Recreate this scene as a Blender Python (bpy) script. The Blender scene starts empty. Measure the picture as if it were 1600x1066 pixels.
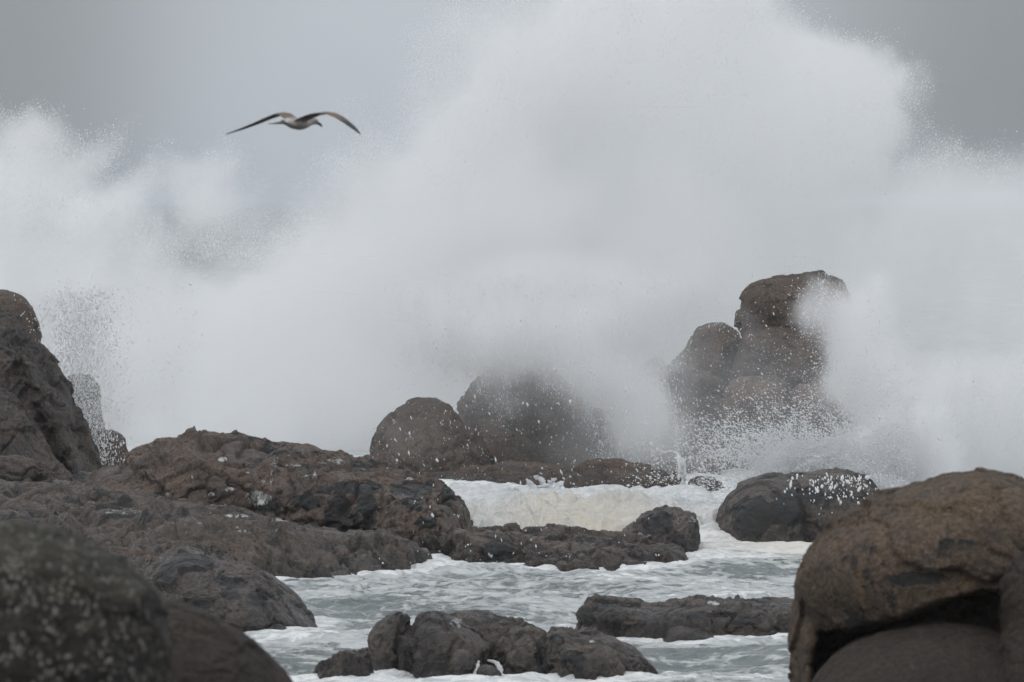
import bpy, bmesh, math, random, time
import numpy as np
from mathutils import Vector, Matrix
T0 = time.time()
random.seed(7)
RNG = np.random.RandomState(11)
sc = bpy.context.scene
C = sc.collection
F = 8889.0      # focal length in photo pixels (200 mm lens on 36 mm film)
CH = 6.0        # height of the camera above the sea
HZ = 312.0      # row of the horizon

def at(px, py, d):
    return ((px - 800) * d / F, d, CH - (py - HZ) * d / F)

def wd(py):     # distance of the still water seen at row py
    return CH * F / (py - HZ)

# ------------------------------------------------------------------ noise
_perm = np.arange(256); np.random.RandomState(3).shuffle(_perm); _perm = np.concatenate([_perm] * 3)
_g = np.random.RandomState(5).normal(size=(256, 3)); _g /= np.linalg.norm(_g, axis=1)[:, None]

def perlin(p):
    p = np.asarray(p, dtype=np.float64)
    i = np.floor(p).astype(np.int64); f = p - i; i &= 255
    u = f * f * f * (f * (f * 6 - 15) + 10)
    r = 0
    for dx in (0, 1):
        for dy in (0, 1):
            for dz in (0, 1):
                h = _perm[_perm[_perm[(i[:, 0] + dx) & 255] + ((i[:, 1] + dy) & 255)] + ((i[:, 2] + dz) & 255)]
                g = _g[h]
                dot = g[:, 0] * (f[:, 0] - dx) + g[:, 1] * (f[:, 1] - dy) + g[:, 2] * (f[:, 2] - dz)
                w = (u[:, 0] if dx else 1 - u[:, 0]) * (u[:, 1] if dy else 1 - u[:, 1]) * (u[:, 2] if dz else 1 - u[:, 2])
                r = r + w * dot
    return r * 1.6

def fbm(p, octv=4, gain=.5, lac=2.03):
    a, s, r = 1.0, 1.0, 0
    for o in range(octv):
        r = r + a * perlin(p * s + 17.3 * o); a *= gain; s *= lac
    return r

def ridged(p, octv=4, gain=.5):
    a, s, r = 1.0, 1.0, 0
    for o in range(octv):
        r = r + a * (1 - 2 * np.abs(perlin(p * s + 9.1 * o))); a *= gain; s *= 2.1
    return r

def worley(p, k=1):
    p = np.asarray(p); i = np.floor(p).astype(np.int64)
    f1 = np.full(len(p), 9.0); f2 = np.full(len(p), 9.0)
    for dx in (-1, 0, 1):
        for dy in (-1, 0, 1):
            for dz in (-1, 0, 1):
                c = i + np.array([dx, dy, dz]); cm = c & 255
                h = _perm[_perm[_perm[cm[:, 0]] + cm[:, 1]] + cm[:, 2]]
                q = c + .5 + .45 * _g[h]
                d = np.sqrt(((p - q) ** 2).sum(1))
                f2 = np.minimum(f2, np.maximum(f1, d)); f1 = np.minimum(f1, d)
    return f1, f2

def facets(p):
    """planar facets: each random cell tilts the surface its own way, leaving small scarps between cells"""
    i = np.floor(p).astype(np.int64)
    best = np.full(len(p), 1e9); val = np.zeros(len(p)); f2 = np.full(len(p), 1e9)
    for dx in (-1, 0, 1):
        for dy in (-1, 0, 1):
            for dz in (-1, 0, 1):
                c = i + np.array([dx, dy, dz]); cm = c & 255
                h = _perm[_perm[_perm[cm[:, 0]] + cm[:, 1]] + cm[:, 2]]
                q = c + .5 + .42 * _g[h]; r = p - q; d = (r ** 2).sum(1)
                v = (r * _g[(h + 37) & 255]).sum(1) + .35 * _g[(h + 91) & 255][:, 0]
                m = d < best
                f2 = np.where(m, best, np.minimum(f2, d)); best = np.where(m, d, best); val = np.where(m, v, val)
    return val, np.sqrt(f2) - np.sqrt(best)

def sstep(a, b, x):
    t = np.clip((x - a) / (b - a), 0, 1); return t * t * (3 - 2 * t)

# ------------------------------------------------------------------ scene helpers
def tag(o, label=None, cat=None, group=None, kind=None):
    if label: o['label'] = label
    if cat: o['category'] = cat
    if group: o['group'] = group
    if kind: o['kind'] = kind
    return o

def mesh_obj(name, verts, faces, mat=None, parent=None, smooth=True):
    me = bpy.data.meshes.new(name)
    verts = np.asarray(verts, dtype=np.float32)
    if isinstance(faces, np.ndarray):
        me.vertices.add(len(verts)); me.vertices.foreach_set('co', verts.ravel())
        n, k = faces.shape
        me.loops.add(n * k); me.loops.foreach_set('vertex_index', faces.ravel().astype(np.int32))
        me.polygons.add(n); me.polygons.foreach_set('loop_start', np.arange(0, n * k, k, dtype=np.int32))
        me.update(calc_edges=True); me.validate()
    else:
        me.from_pydata([tuple(v) for v in verts], [], faces)
    if smooth:
        me.polygons.foreach_set('use_smooth', [True] * len(me.polygons))
    if mat: me.materials.append(mat)
    o = bpy.data.objects.new(name, me); C.objects.link(o)
    if parent: o.parent = parent
    return o

def attr(me, name, vals):
    a = me.attributes.new(name, 'FLOAT', 'POINT'); a.data.foreach_set('value', np.asarray(vals, dtype=np.float32).ravel())

# ------------------------------------------------------------------ node helpers
class NT:
    def __init__(s, name):
        s.m = bpy.data.materials.new(name); s.m.use_nodes = True; s.t = s.m.node_tree; s.t.nodes.clear()
        s.out = s.t.nodes.new('ShaderNodeOutputMaterial')
    def n(s, typ, props=None, **ins):
        k = s.t.nodes.new('ShaderNode' + typ)
        for a, v in (props or {}).items(): setattr(k, a, v)
        for a, v in ins.items(): s.put(k.inputs[a.replace('_', ' ')], v)
        return k
    def put(s, sock, v):
        if isinstance(v, bpy.types.NodeSocket): s.t.links.new(v, sock)
        elif isinstance(v, (tuple, list)) and len(v) == 3 and sock.type == 'RGBA': sock.default_value = (*v, 1)
        else: sock.default_value = v
    def math(s, op, a, b=0.0, clamp=False):
        k = s.t.nodes.new('ShaderNodeMath'); k.operation = op; k.use_clamp = clamp
        s.put(k.inputs[0], a); s.put(k.inputs[1], b); return k.outputs[0]
    def step(s, x, a, b, lo=0.0, hi=1.0):
        k = s.t.nodes.new('ShaderNodeMapRange'); k.interpolation_type = 'SMOOTHSTEP'
        s.put(k.inputs[0], x); s.put(k.inputs[1], a); s.put(k.inputs[2], b); s.put(k.inputs[3], lo); s.put(k.inputs[4], hi)
        return k.outputs[0]
    def mix(s, f, a, b):
        k = s.t.nodes.new('ShaderNodeMix'); k.data_type = 'RGBA'
        s.put(k.inputs[0], f); s.put(k.inputs[6], a); s.put(k.inputs[7], b); return k.outputs[2]
    def noise(s, vec, scale, detail=6, rough=.55, dist=0.0):
        k = s.n('TexNoise', Scale=scale, Detail=detail, Roughness=rough, Distortion=dist); s.put(k.inputs['Vector'], vec)
        return k.outputs[0]
    def map(s, vec, scale=(1, 1, 1), rot=(0, 0, 0), loc=(0, 0, 0)):
        k = s.n('Mapping'); s.put(k.inputs[0], vec); k.inputs['Scale'].default_value = scale
        k.inputs['Rotation'].default_value = rot; k.inputs['Location'].default_value = loc
        return k.outputs[0]

def grey(c, k=.0, m=.86):
    l = .3 * c[0] + .6 * c[1] + .1 * c[2]
    return tuple(m * (v + (l - v) * k) for v in c)

def rock_mat(name, a=(.105, .082, .068), b=(.058, .047, .041), dark=.35, foam=.0, pink=.0, lichen=.0, moss=.0,
             grain=1.0, wet=.35, seed=0.0, darkscale=1.1, bump=1.0):
    a = grey(a); b = grey(b)
    s = NT(name)
    co = s.n('TexCoord').outputs['Object']
    co = s.map(co, loc=(seed * 3.7, seed * 1.3, seed * 2.1))
    big = s.noise(co, .7, 4, .6, .4); mid = s.noise(co, 3.1, 6, .65, .3); fine = s.noise(co, 15 * grain, 6, .75)
    spk = s.noise(co, 48 * grain, 3, .7)
    col = s.mix(s.step(s.math('ADD', s.math('MULTIPLY', big, .5), s.math('MULTIPLY', mid, .5)), .4, .62), b, a)
    if pink:
        pk = s.math('MULTIPLY', s.step(s.noise(s.map(co, (1, 1, 1.6)), 1.3, 5, .6, .5), .46, .66), pink)
        col = s.mix(pk, col, (.145, .098, .076))
    # grey mineral veils
    col = s.mix(s.step(s.noise(s.map(co, (1.2, .6, 2.4)), 2.2, 6, .7), .56, .75, 0, .45), col, (.125, .11, .098))
    # granular speckle
    g = s.step(fine, .33, .68, .5, 1.55); g2 = s.step(spk, .36, .66, .62, 1.45)
    gg = s.math('MULTIPLY', g, g2)
    sc_ = s.n('VectorMath', {'operation': 'SCALE'}); s.put(sc_.inputs[0], col); s.put(sc_.inputs['Scale'], gg)
    col = sc_.outputs[0]
    # black lichen / weed crusts with their own ragged outline
    dk = None
    if dark:
        dn = s.noise(s.map(co, (1, 1, .9)), darkscale, 9, .62, .5)
        dn2 = s.noise(co, darkscale * 5, 4, .6)
        v = s.math('ADD', dn, s.math('MULTIPLY', s.math('SUBTRACT', dn2, .5), .3))
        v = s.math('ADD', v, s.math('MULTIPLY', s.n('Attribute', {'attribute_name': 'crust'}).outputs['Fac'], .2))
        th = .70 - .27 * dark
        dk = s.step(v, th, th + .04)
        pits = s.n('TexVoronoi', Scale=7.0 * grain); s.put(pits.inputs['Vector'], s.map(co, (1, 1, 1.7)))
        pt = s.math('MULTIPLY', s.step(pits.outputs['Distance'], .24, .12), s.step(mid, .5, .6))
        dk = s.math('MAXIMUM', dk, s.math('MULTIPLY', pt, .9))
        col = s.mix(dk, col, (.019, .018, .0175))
    if lichen:
        lv = s.n('TexVoronoi', Scale=38.0); s.put(lv.inputs['Vector'], s.map(co, (1, 1, .8)))
        lm = s.math('MULTIPLY', s.step(lv.outputs['Distance'], .5, .2), s.step(s.noise(co, 11, 5, .65), .42, .58))
        col = s.mix(s.math('MULTIPLY', lm, lichen), col, (.26, .25, .22))
    nz = s.n('SeparateXYZ'); s.put(nz.inputs[0], s.n('NewGeometry').outputs['Normal'])
    if moss:
        mm = s.math('MULTIPLY', s.step(nz.outputs[2], .25, .8), s.step(s.noise(co, 5, 5, .65), .36, .56))
        col = s.mix(s.math('MULTIPLY', mm, moss), col, (.085, .082, .022))
    wz = s.n('SeparateXYZ'); s.put(wz.inputs[0], s.n('NewGeometry').outputs['Position'])
    wb = s.step(s.math('ADD', wz.outputs[2], s.math('MULTIPLY', s.math('SUBTRACT', mid, .5), .9)), .34, .16)   # band the sea keeps wet
    wb = s.math('MULTIPLY', wb, 0.0 if name in ('stone_mossy', 'stone_ground') else 1.0)
    dkw = s.n('VectorMath', {'operation': 'SCALE'}); s.put(dkw.inputs[0], col); s.put(dkw.inputs['Scale'], s.step(wb, 0, 1, 1, .58)); col = dkw.outputs[0]
    rough = s.math('MULTIPLY', s.step(mid, .3, .7, .8 - .62 * wet, .95 - .4 * wet), s.step(wb, 0, 1, 1, .6))
    at_ = s.n('Attribute', {'attribute_name': 'foam'}).outputs['Fac']
    fn = s.noise(s.map(co, (1, 1, 1)), 9, 8, .72, .6)
    fm = s.math('ADD', fn, s.math('MULTIPLY', at_, .47))
    up = s.step(nz.outputs[2], .15, .85)
    fm2 = s.math('MULTIPLY', s.step(s.math('ADD', s.noise(s.map(co, (1, 1, 1), (0, 0, .4)), 1.6, 8, .75, 1.2), s.math('MULTIPLY', fn, .25)), .86 - .16 * foam, .93 - .16 * foam), s.math('MULTIPLY', up, min(1, foam * 1.6)))
    fmask = s.math('MAXIMUM', s.step(fm, .78, .92), fm2)
    col = s.mix(fmask, col, (.62, .63, .62))
    bs = s.n('BsdfPrincipled'); s.put(bs.inputs['Base Color'], col)
    s.put(bs.inputs['Roughness'], rough); bs.inputs['Specular IOR Level'].default_value = .5
    h = s.math('ADD', s.math('MULTIPLY', mid, 1.0), s.math('MULTIPLY', fine, .35))
    h = s.math('ADD', h, s.math('MULTIPLY', spk, .12))
    if dk is not None: h = s.math('SUBTRACT', h, s.math('MULTIPLY', dk, .22))
    h = s.math('ADD', h, s.math('MULTIPLY', fmask, .3))
    bp = s.n('Bump', Strength=1.0 * bump, Distance=.085); s.put(bp.inputs['Height'], h)
    s.put(bs.inputs['Normal'], bp.outputs[0])
    s.t.links.new(bs.outputs[0], s.out.inputs['Surface'])
    return s.m

# ------------------------------------------------------------------ rocks
def lobe(pts, d, T, e=.75, c=None, nt=110, blur=1.2, lean=0.0, tf=1.0):
    """outline (photo px) set at distance d, real half-depth T metres, inflated to a closed solid; returns verts, faces.
    tf: depth of the front half relative to the back, lean: how far the front slides sideways."""
    P = np.array([[at(x, y, d)[0], at(x, y, d)[2]] for x, y in pts])
    if c is None:
        cx = P[:, 0].min() * .5 + P[:, 0].max() * .5; lo = P[:, 1].min(); hi = P[:, 1].max()
        cc = np.array([cx, lo + .3 * (hi - lo)])
    else:
        q = at(c[0], c[1], d); cc = np.array([q[0], q[2]])
    th = np.linspace(0, 2 * math.pi, nt, endpoint=False)
    A = P - cc; B = np.roll(A, -1, 0) - A
    R = np.zeros(nt)
    for k, t in enumerate(th):
        u = np.array([math.cos(t), math.sin(t)])
        den = u[0] * B[:, 1] - u[1] * B[:, 0]
        den = np.where(abs(den) < 1e-9, 1e-9, den)
        r = (A[:, 0] * B[:, 1] - A[:, 1] * B[:, 0]) / den
        w = (A[:, 0] * u[1] - A[:, 1] * u[0]) / den
        ok = (w >= -1e-6) & (w <= 1 + 1e-6) & (r > 0)
        R[k] = r[ok].max() if ok.any() else .05
    if blur:
        ker = np.exp(-.5 * (np.arange(-4, 5) / blur) ** 2); ker /= ker.sum()
        R = sum(np.roll(R, s_) * ker[s_ + 4] for s_ in range(-4, 5))
    np_ = 26
    ph = np.linspace(-math.pi / 2, math.pi / 2, np_ + 1)[1:-1]
    V = []
    for p in ph:
        k = math.cos(p) ** e; y = d + T * math.sin(p) * (tf if p < 0 else 1)
        V.append(np.stack([cc[0] + R * k * np.cos(th) + (lean * -math.sin(p) if p < 0 else 0), np.full(nt, y), cc[1] + R * k * np.sin(th)], 1))
    V = np.concatenate(V); nr = np_ - 1
    f = []
    for i in range(nr - 1):
        for j in range(nt):
            j2 = (j + 1) % nt
            f.append((i * nt + j, i * nt + j2, (i + 1) * nt + j2, (i + 1) * nt + j))
    n0 = len(V)
    V = np.concatenate([V, [[cc[0] + lean, d - T * tf, cc[1]], [cc[0], d + T, cc[1]]]])
    for j in range(nt):
        j2 = (j + 1) % nt
        f.append((n0, j2, j)); f.append((n0 + 1, (nr - 1) * nt + j, (nr - 1) * nt + j2))
    return V, f

def union(lobes, voxel, smooth=6):
    vs, fs, o = [], [], 0
    for v, f in lobes:
        vs.append(v); fs += [tuple(i + o for i in q) for q in f]; o += len(v)
    me = bpy.data.meshes.new('tmp'); me.from_pydata([tuple(map(float, v)) for v in np.concatenate(vs)], [], fs)
    ob = bpy.data.objects.new('tmp', me); C.objects.link(ob)
    m = ob.modifiers.new('r', 'REMESH'); m.mode = 'VOXEL'; m.voxel_size = voxel
    if smooth:
        m2 = ob.modifiers.new('s', 'SMOOTH'); m2.iterations = smooth; m2.factor = .5
    dg = bpy.context.evaluated_depsgraph_get()
    ev = ob.evaluated_get(dg).to_mesh()
    n = len(ev.vertices); co = np.empty(n * 3, np.float32); ev.vertices.foreach_get('co', co)
    no = np.empty(n * 3, np.float32); ev.vertices.foreach_get('normal', no)
    k = len(ev.loops); li = np.empty(k, np.int32); ev.loops.foreach_get('vertex_index', li)
    faces = li.reshape(-1, 4).copy()
    ob.evaluated_get(dg).to_mesh_clear()
    bpy.data.objects.remove(ob); bpy.data.meshes.remove(me)
    return co.reshape(-1, 3).astype(np.float64), no.reshape(-1, 3).astype(np.float64), faces

NROCK = 0
WET = []      # surface points of every rock, to find where the sea meets them
def rock(name, lobes, mat, label, cat='boulder', group=None, voxel=.035, rough=.05, crack=.05, pit=.02, strata=0.0, size=1.0,
         foam=(), seed=None, smooth=3, lump=.06, facet=None, crust=()):
    """one rock: union of its lobes, weathered by several scales of displacement along the surface normal"""
    global NROCK; NROCK += 1
    sd = (seed if seed is not None else NROCK) * 7.77
    if facet is None: facet = rough * .8
    co, no, faces = union([lobe(*l[:3], **(l[3] if len(l) > 3 else {})) for l in lobes], voxel, smooth)
    p = co / size + sd
    w = p + .16 * np.stack([fbm(p * 1.6 + 3, 3), fbm(p * 1.6 + 31, 3), fbm(p * 1.6 + 67, 3)], 1)
    d = lump * fbm(p * .9, 2)
    fv1, fe1 = facets(w * np.array([.95, .8, 1.25])); fv2, fe2 = facets(w * np.array([2.3, 2.0, 3.4]) + 11); fv3, _ = facets(w * np.array([5.5, 5.5, 8.0]) + 23)
    g = .35 + .9 * sstep(-.25, .35, perlin(p * .8 + 5))
    d = d + facet * (1.5 * fv1 + .8 * fv2 * g + .35 * fv3 * g)
    d = d + rough * (.45 * fbm(w * 2.6, 3, .5) + .42 * fbm(w * 8.0 + 5, 4, .62) * g)
    if crack:
        n1 = perlin(w * np.array([1.0, .7, .8]) * .75 + 40)
        d = d - crack * 1.1 * np.exp(-(n1 / .02) ** 2) * sstep(-.2, .2, perlin(p * .5 + 3))
        d = d - crack * np.exp(-(fe1 / .045) ** 2) * sstep(-.1, .3, perlin(p * .6 + 77))
        n3 = perlin(w * np.array([1.0, 1.0, 3.6]) * 1.3 + 90)
        d = d - crack * .6 * np.exp(-(n3 / .035) ** 2) * sstep(-.1, .2, perlin(p * .9 + 17))
    if pit:
        f1, _ = worley(w * np.array([3.4, 3.4, 5.5]) + 9)
        d = d - pit * 1.6 * sstep(.36, .12, f1) * sstep(.0, .3, perlin(p * 1.1 + 12))
    if strata:
        z = co[:, 2] / size * 4.2 + .9 * perlin(p * .8) + .35 * co[:, 0] / size * .8
        saw = (z - np.floor(z)); d = d + strata * (np.abs(saw - .5) * 2 - .5) * (.5 + perlin(p * 1.3 + 8))
    WET.append(co + no * (d * size)[:, None])
    c = Vector(tuple(co.mean(0))); base = np.array([c.x, c.y, 0.0])
    co = co + no * (d * size)[:, None]
    o = mesh_obj(name, co - base, faces, mat); o.location = tuple(base)
    for nm, spots in (('foam', foam), ('crust', crust)):   # foam, or black weed crust, settled on the stone: spots at world points with their size
        if not spots: continue
        fv = np.zeros(len(co))
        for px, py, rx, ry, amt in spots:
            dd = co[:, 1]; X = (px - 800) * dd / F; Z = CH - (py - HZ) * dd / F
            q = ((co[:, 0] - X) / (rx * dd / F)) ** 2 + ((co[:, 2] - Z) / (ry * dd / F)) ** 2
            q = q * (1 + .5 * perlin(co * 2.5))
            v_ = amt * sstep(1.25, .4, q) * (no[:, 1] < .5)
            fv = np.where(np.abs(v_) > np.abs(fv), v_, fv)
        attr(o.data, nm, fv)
    tag(o, label, cat, group)
    return o

M_near = rock_mat('stone_mossy', a=(.038, .031, .024), b=(.016, .013, .011), dark=.2, lichen=1.0, moss=.16, wet=.1, grain=.9, seed=1)
M_near2 = rock_mat('stone_shore', a=(.052, .037, .024), b=(.027, .0195, .014), dark=.1, wet=.15, grain=1.4, seed=2)
M_big = rock_mat('stone_brown', a=(.135, .092, .055), b=(.062, .045, .03), dark=.3, lichen=.1, wet=.2, grain=1.3, seed=3, pink=.25)
M_cliff = rock_mat('stone_cliff', a=(.105, .085, .07), b=(.045, .039, .036), dark=.25, pink=.25, wet=.3, seed=4, darkscale=.8)
M_whale = rock_mat('stone_pink', a=(.14, .10, .076), b=(.07, .054, .043), dark=.56, foam=.4, pink=.4, wet=.6, seed=5, darkscale=.8)
M_ledge = rock_mat('stone_ledge', a=(.115, .089, .07), b=(.05, .04, .032), dark=.56, foam=.75, pink=.3, wet=.75, seed=6, darkscale=1.4)
M_dark = rock_mat('stone_dark', a=(.12, .10, .086), b=(.07, .059, .051), dark=.5, foam=.12, wet=.75, seed=7, darkscale=.8)
M_reef = rock_mat('stone_reef', a=(.12, .096, .078), b=(.045, .038, .034), dark=.42, foam=.3, wet=.8, seed=8, darkscale=1.5)
M_far = rock_mat('stone_far', a=(.125, .09, .066), b=(.07, .053, .042), dark=.28, wet=.3, seed=9, pink=.3, darkscale=.6)
M_farpink = rock_mat('stone_far_pink', a=(.18, .112, .082), b=(.08, .062, .052), dark=.2, wet=.3, seed=10, pink=.8, darkscale=.6)
#ROCKS
# near shore, out of focus
rock('boulder', [([(-160, 860), (-80, 822), (0, 813), (60, 822), (130, 847), (195, 884), (240, 925), (262, 985), (266, 1060), (262, 1200), (-160, 1250)], 27, .75, dict(e=.6, tf=.9))],
     M_near, 'blurred mossy grey boulder with pale lichen specks, filling the lower left corner', group='near boulders', voxel=.016, rough=.018, crack=.012, pit=.006, lump=.03, size=1)
rock('boulder', [([(120, 960), (200, 935), (262, 934), (325, 956), (385, 996), (435, 1040), (470, 1085), (500, 1250), (100, 1260)], 37, .9, dict(e=.8))],
     M_near2, 'smooth dark brown boulder sloping down to the water beside the mossy lichen boulder', group='near boulders', voxel=.022, rough=.02, crack=.01, pit=.006, lump=.03)
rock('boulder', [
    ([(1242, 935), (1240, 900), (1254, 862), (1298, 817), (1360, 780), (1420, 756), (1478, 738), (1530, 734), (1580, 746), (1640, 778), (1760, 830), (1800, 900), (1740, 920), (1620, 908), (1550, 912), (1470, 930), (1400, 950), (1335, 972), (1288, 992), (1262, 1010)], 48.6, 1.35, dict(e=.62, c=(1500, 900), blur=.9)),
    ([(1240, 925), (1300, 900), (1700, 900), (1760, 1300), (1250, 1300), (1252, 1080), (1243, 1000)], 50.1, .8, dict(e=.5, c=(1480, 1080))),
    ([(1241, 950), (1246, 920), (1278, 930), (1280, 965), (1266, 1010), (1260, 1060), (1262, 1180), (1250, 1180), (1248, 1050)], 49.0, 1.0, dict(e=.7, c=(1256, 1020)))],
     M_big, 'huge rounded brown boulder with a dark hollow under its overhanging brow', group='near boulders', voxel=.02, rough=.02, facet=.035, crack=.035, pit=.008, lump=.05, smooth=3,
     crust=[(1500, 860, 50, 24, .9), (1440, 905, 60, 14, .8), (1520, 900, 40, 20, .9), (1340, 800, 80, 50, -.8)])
rock('boulder', [([(1258, 1085), (1284, 1034), (1342, 994), (1430, 972), (1500, 972), (1556, 986), (1640, 1030), (1680, 1120), (1660, 1260), (1262, 1260)], 47.6, 1.5, dict(e=.8))],
     M_near2, 'low domed dark boulder tucked under the overhang of the huge brown boulder', group='near boulders', voxel=.024, rough=.015, crack=.008, pit=.004, lump=.02)
rock('boulder', [
    ([(1552, 900), (1568, 872), (1600, 846), (1660, 830), (1760, 850), (1760, 1300), (1560, 1300), (1562, 1000), (1556, 940)], 47.4, .8, dict(e=.6, c=(1660, 1000))),
    ([(1548, 1090), (1556, 1010), (1580, 960), (1610, 945), (1660, 980), (1680, 1300), (1540, 1300)], 47.0, .75, dict(e=.8))],
     M_near2, 'creased grey brown rock at the right edge, leaning against the huge rounded boulder', group='near boulders', voxel=.024, rough=.03, crack=.03, pit=.01, lump=.05)

# left cliff
rock('boulder', [([(-90, 560), (-60, 480), (-20, 456), (15, 452), (40, 462), (56, 485), (65, 520), (66, 600), (30, 700), (-90, 700)], 119, 1.4, dict(e=.85, c=(0, 560)))],
     M_far, 'rounded grey boulder perched behind the top of the left cliff', group='cliff rocks at the left', voxel=.05, rough=.03, crack=.02)
rock('crag', [
    ([(-90, 480), (-30, 478), (0, 488), (26, 505), (42, 528), (66, 545), (84, 578), (108, 616), (130, 665), (142, 705), (156, 742), (150, 800), (40, 830), (-90, 830)], 114.6, 1.7, dict(e=.55, c=(30, 720), blur=.7)),
    ([(-90, 500), (-20, 505), (12, 522), (38, 556), (66, 600), (90, 650), (108, 700), (128, 752), (120, 820), (-90, 830)], 113.0, 1.5, dict(e=.5, c=(0, 740), blur=.6)),
    ([(18, 520), (40, 530), (62, 575), (100, 640), (118, 700), (140, 750), (120, 790), (84, 700), (50, 610)], 112.6, .9, dict(e=.7, c=(84, 650)))],
     M_cliff, 'tall dark rock face with slanting slabs and creases at the left edge of the view', 'rock', group='cliff rocks at the left', voxel=.04, rough=.05, facet=.09, crack=.12, pit=.03, size=1.3, lump=.06, smooth=3)
rock('rock_slab', [([(-90, 610), (0, 616), (30, 640), (56, 676), (82, 716), (108, 745), (124, 775), (120, 820), (-90, 830)], 111, 1.5, dict(e=.8, c=(0, 760)))],
     M_cliff, 'brown slab leaning against the foot of the tall left rock face', 'rock', group='cliff rocks at the left', voxel=.035, rough=.05, facet=.08, crack=.1, pit=.03, smooth=3)
rock('boulder', [([(-60, 735), (-10, 716), (25, 712), (60, 722), (70, 760), (60, 800), (-60, 800)], 109, .8, dict(e=.75)),
                 ([(55, 730), (85, 722), (105, 735), (118, 760), (110, 800), (50, 800)], 109.2, .6, dict(e=.8))],
     M_cliff, 'broken brown rocks at the very foot of the left cliff, above the shelf', group='cliff rocks at the left', voxel=.035, rough=.06, crack=.1, pit=.03)
rock('boulder', [([(100, 800), (108, 750), (125, 738), (146, 738), (156, 750), (165, 800)], 110.5, .5, dict(e=.8))],
     M_dark, 'small dark wedge of rock between the left cliff foot and the white channel', group='cliff rocks at the left', voxel=.035)
rock('boulder', [([(88, 660), (92, 612), (106, 584), (132, 578), (150, 606), (160, 650), (170, 780), (90, 780)], 121.8, .9, dict(e=.8))],
     M_far, 'grey rock half lost in falling spray just behind the left cliff', group='rocks in the spray at the left', voxel=.05)
rock('boulder', [([(128, 720), (136, 685), (150, 671), (182, 672), (198, 690), (206, 722), (204, 790), (125, 790)], 119, .8, dict(e=.75))],
     M_far, 'low dark block in the spray between the left cliff and the long humped rock', group='rocks in the spray at the left', voxel=.045)

# the long humped rock
rock('humped_rock', [
    ([(140, 752), (165, 738), (196, 735), (210, 728), (198, 718), (206, 705), (236, 692), (268, 684), (296, 677), (322, 676), (352, 681), (392, 689), (430, 697), (480, 708), (508, 722), (520, 760), (500, 840), (400, 860), (220, 830), (140, 790)], 103.5, 2.6, dict(e=.7, c=(330, 790), blur=.7)),
    ([(400, 740), (440, 712), (500, 718), (560, 728), (620, 740), (672, 750), (702, 764), (720, 786), (732, 815), (734, 845), (726, 905), (560, 910), (430, 870)], 99.5, 3.6, dict(e=.6, c=(590, 835), blur=.8)),
    ([(150, 775), (180, 748), (260, 742), (330, 770), (330, 820), (160, 820)], 102.5, 1.0, dict(e=.8))],
     M_whale, 'long humped pinkish brown rock with black patches and splashes of white foam', 'rock', voxel=.029, rough=.055, facet=.062, crack=.12, pit=.04, strata=.03, lump=.1, size=1.25,
     foam=[(348, 718, 9, 6, .9), (300, 745, 3, 4, .8), (302, 763, 3, 3, .8), (262, 772, 6, 5, .75), (330, 773, 6, 4, .8), (360, 765, 9, 5, .8), (388, 738, 6, 3, .8), (405, 779, 26, 14, .8),
           (395, 730, 3, 3, .7), (440, 712, 30, 8, .55), (428, 730, 8, 26, .5), (478, 742, 12, 16, .45), (520, 722, 34, 6, .75), (640, 748, 10, 3, .8), (412, 752, 4, 5, .7), (412, 740, 6, 4, .6), (432, 722, 10, 3, .8), (424, 745, 4, 18, .7), (465, 728, 22, 3, .75), (492, 745, 5, 14, .7), (560, 733, 16, 2, .7), (480, 760, 20, 6, .45), (300, 715, 60, 12, .3), (540, 726, 50, 5, .5), (460, 705, 40, 8, .5)],
     crust=[(560, 762, 40, 12, 1), (640, 765, 38, 14, 1), (532, 790, 16, 22, 1), (574, 795, 16, 24, 1), (645, 785, 20, 14, .9), (700, 775, 14, 22, .9), (672, 757, 8, 8, .9), (665, 818, 18, 10, .7), (470, 785, 30, 12, .8), (300, 700, 110, 25, -.8), (300, 740, 80, 25, -.5), (590, 740, 80, 8, -.9), (420, 790, 30, 14, .7)])
# boulder with dark blotches, lower left
rock('boulder', [
    ([(190, 960), (215, 915), (248, 880), (282, 865), (320, 868), (372, 882), (414, 898), (452, 925), (484, 960), (504, 990), (506, 1030), (190, 1050)], 80.6, 2.0, dict(e=.68, c=(330, 975))),
    ([(180, 980), (240, 940), (300, 938), (350, 965), (380, 1000), (380, 1050), (180, 1050)], 78.9, 1.0, dict(e=.8))],
     M_dark, 'sloping boulder with big black blotches standing in the foam at the lower left', group='rocks in the near water', voxel=.028, rough=.06, crack=.07, pit=.045, lump=.1,
     crust=[(300, 880, 34, 16, 1), (270, 900, 20, 20, .9), (365, 920, 26, 22, 1), (400, 935, 22, 16, 1), (345, 905, 14, 14, .8), (440, 920, 8, 8, .7), (300, 945, 40, 10, .8), (440, 975, 60, 18, -1), (350, 885, 30, 6, -.6)])

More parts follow.
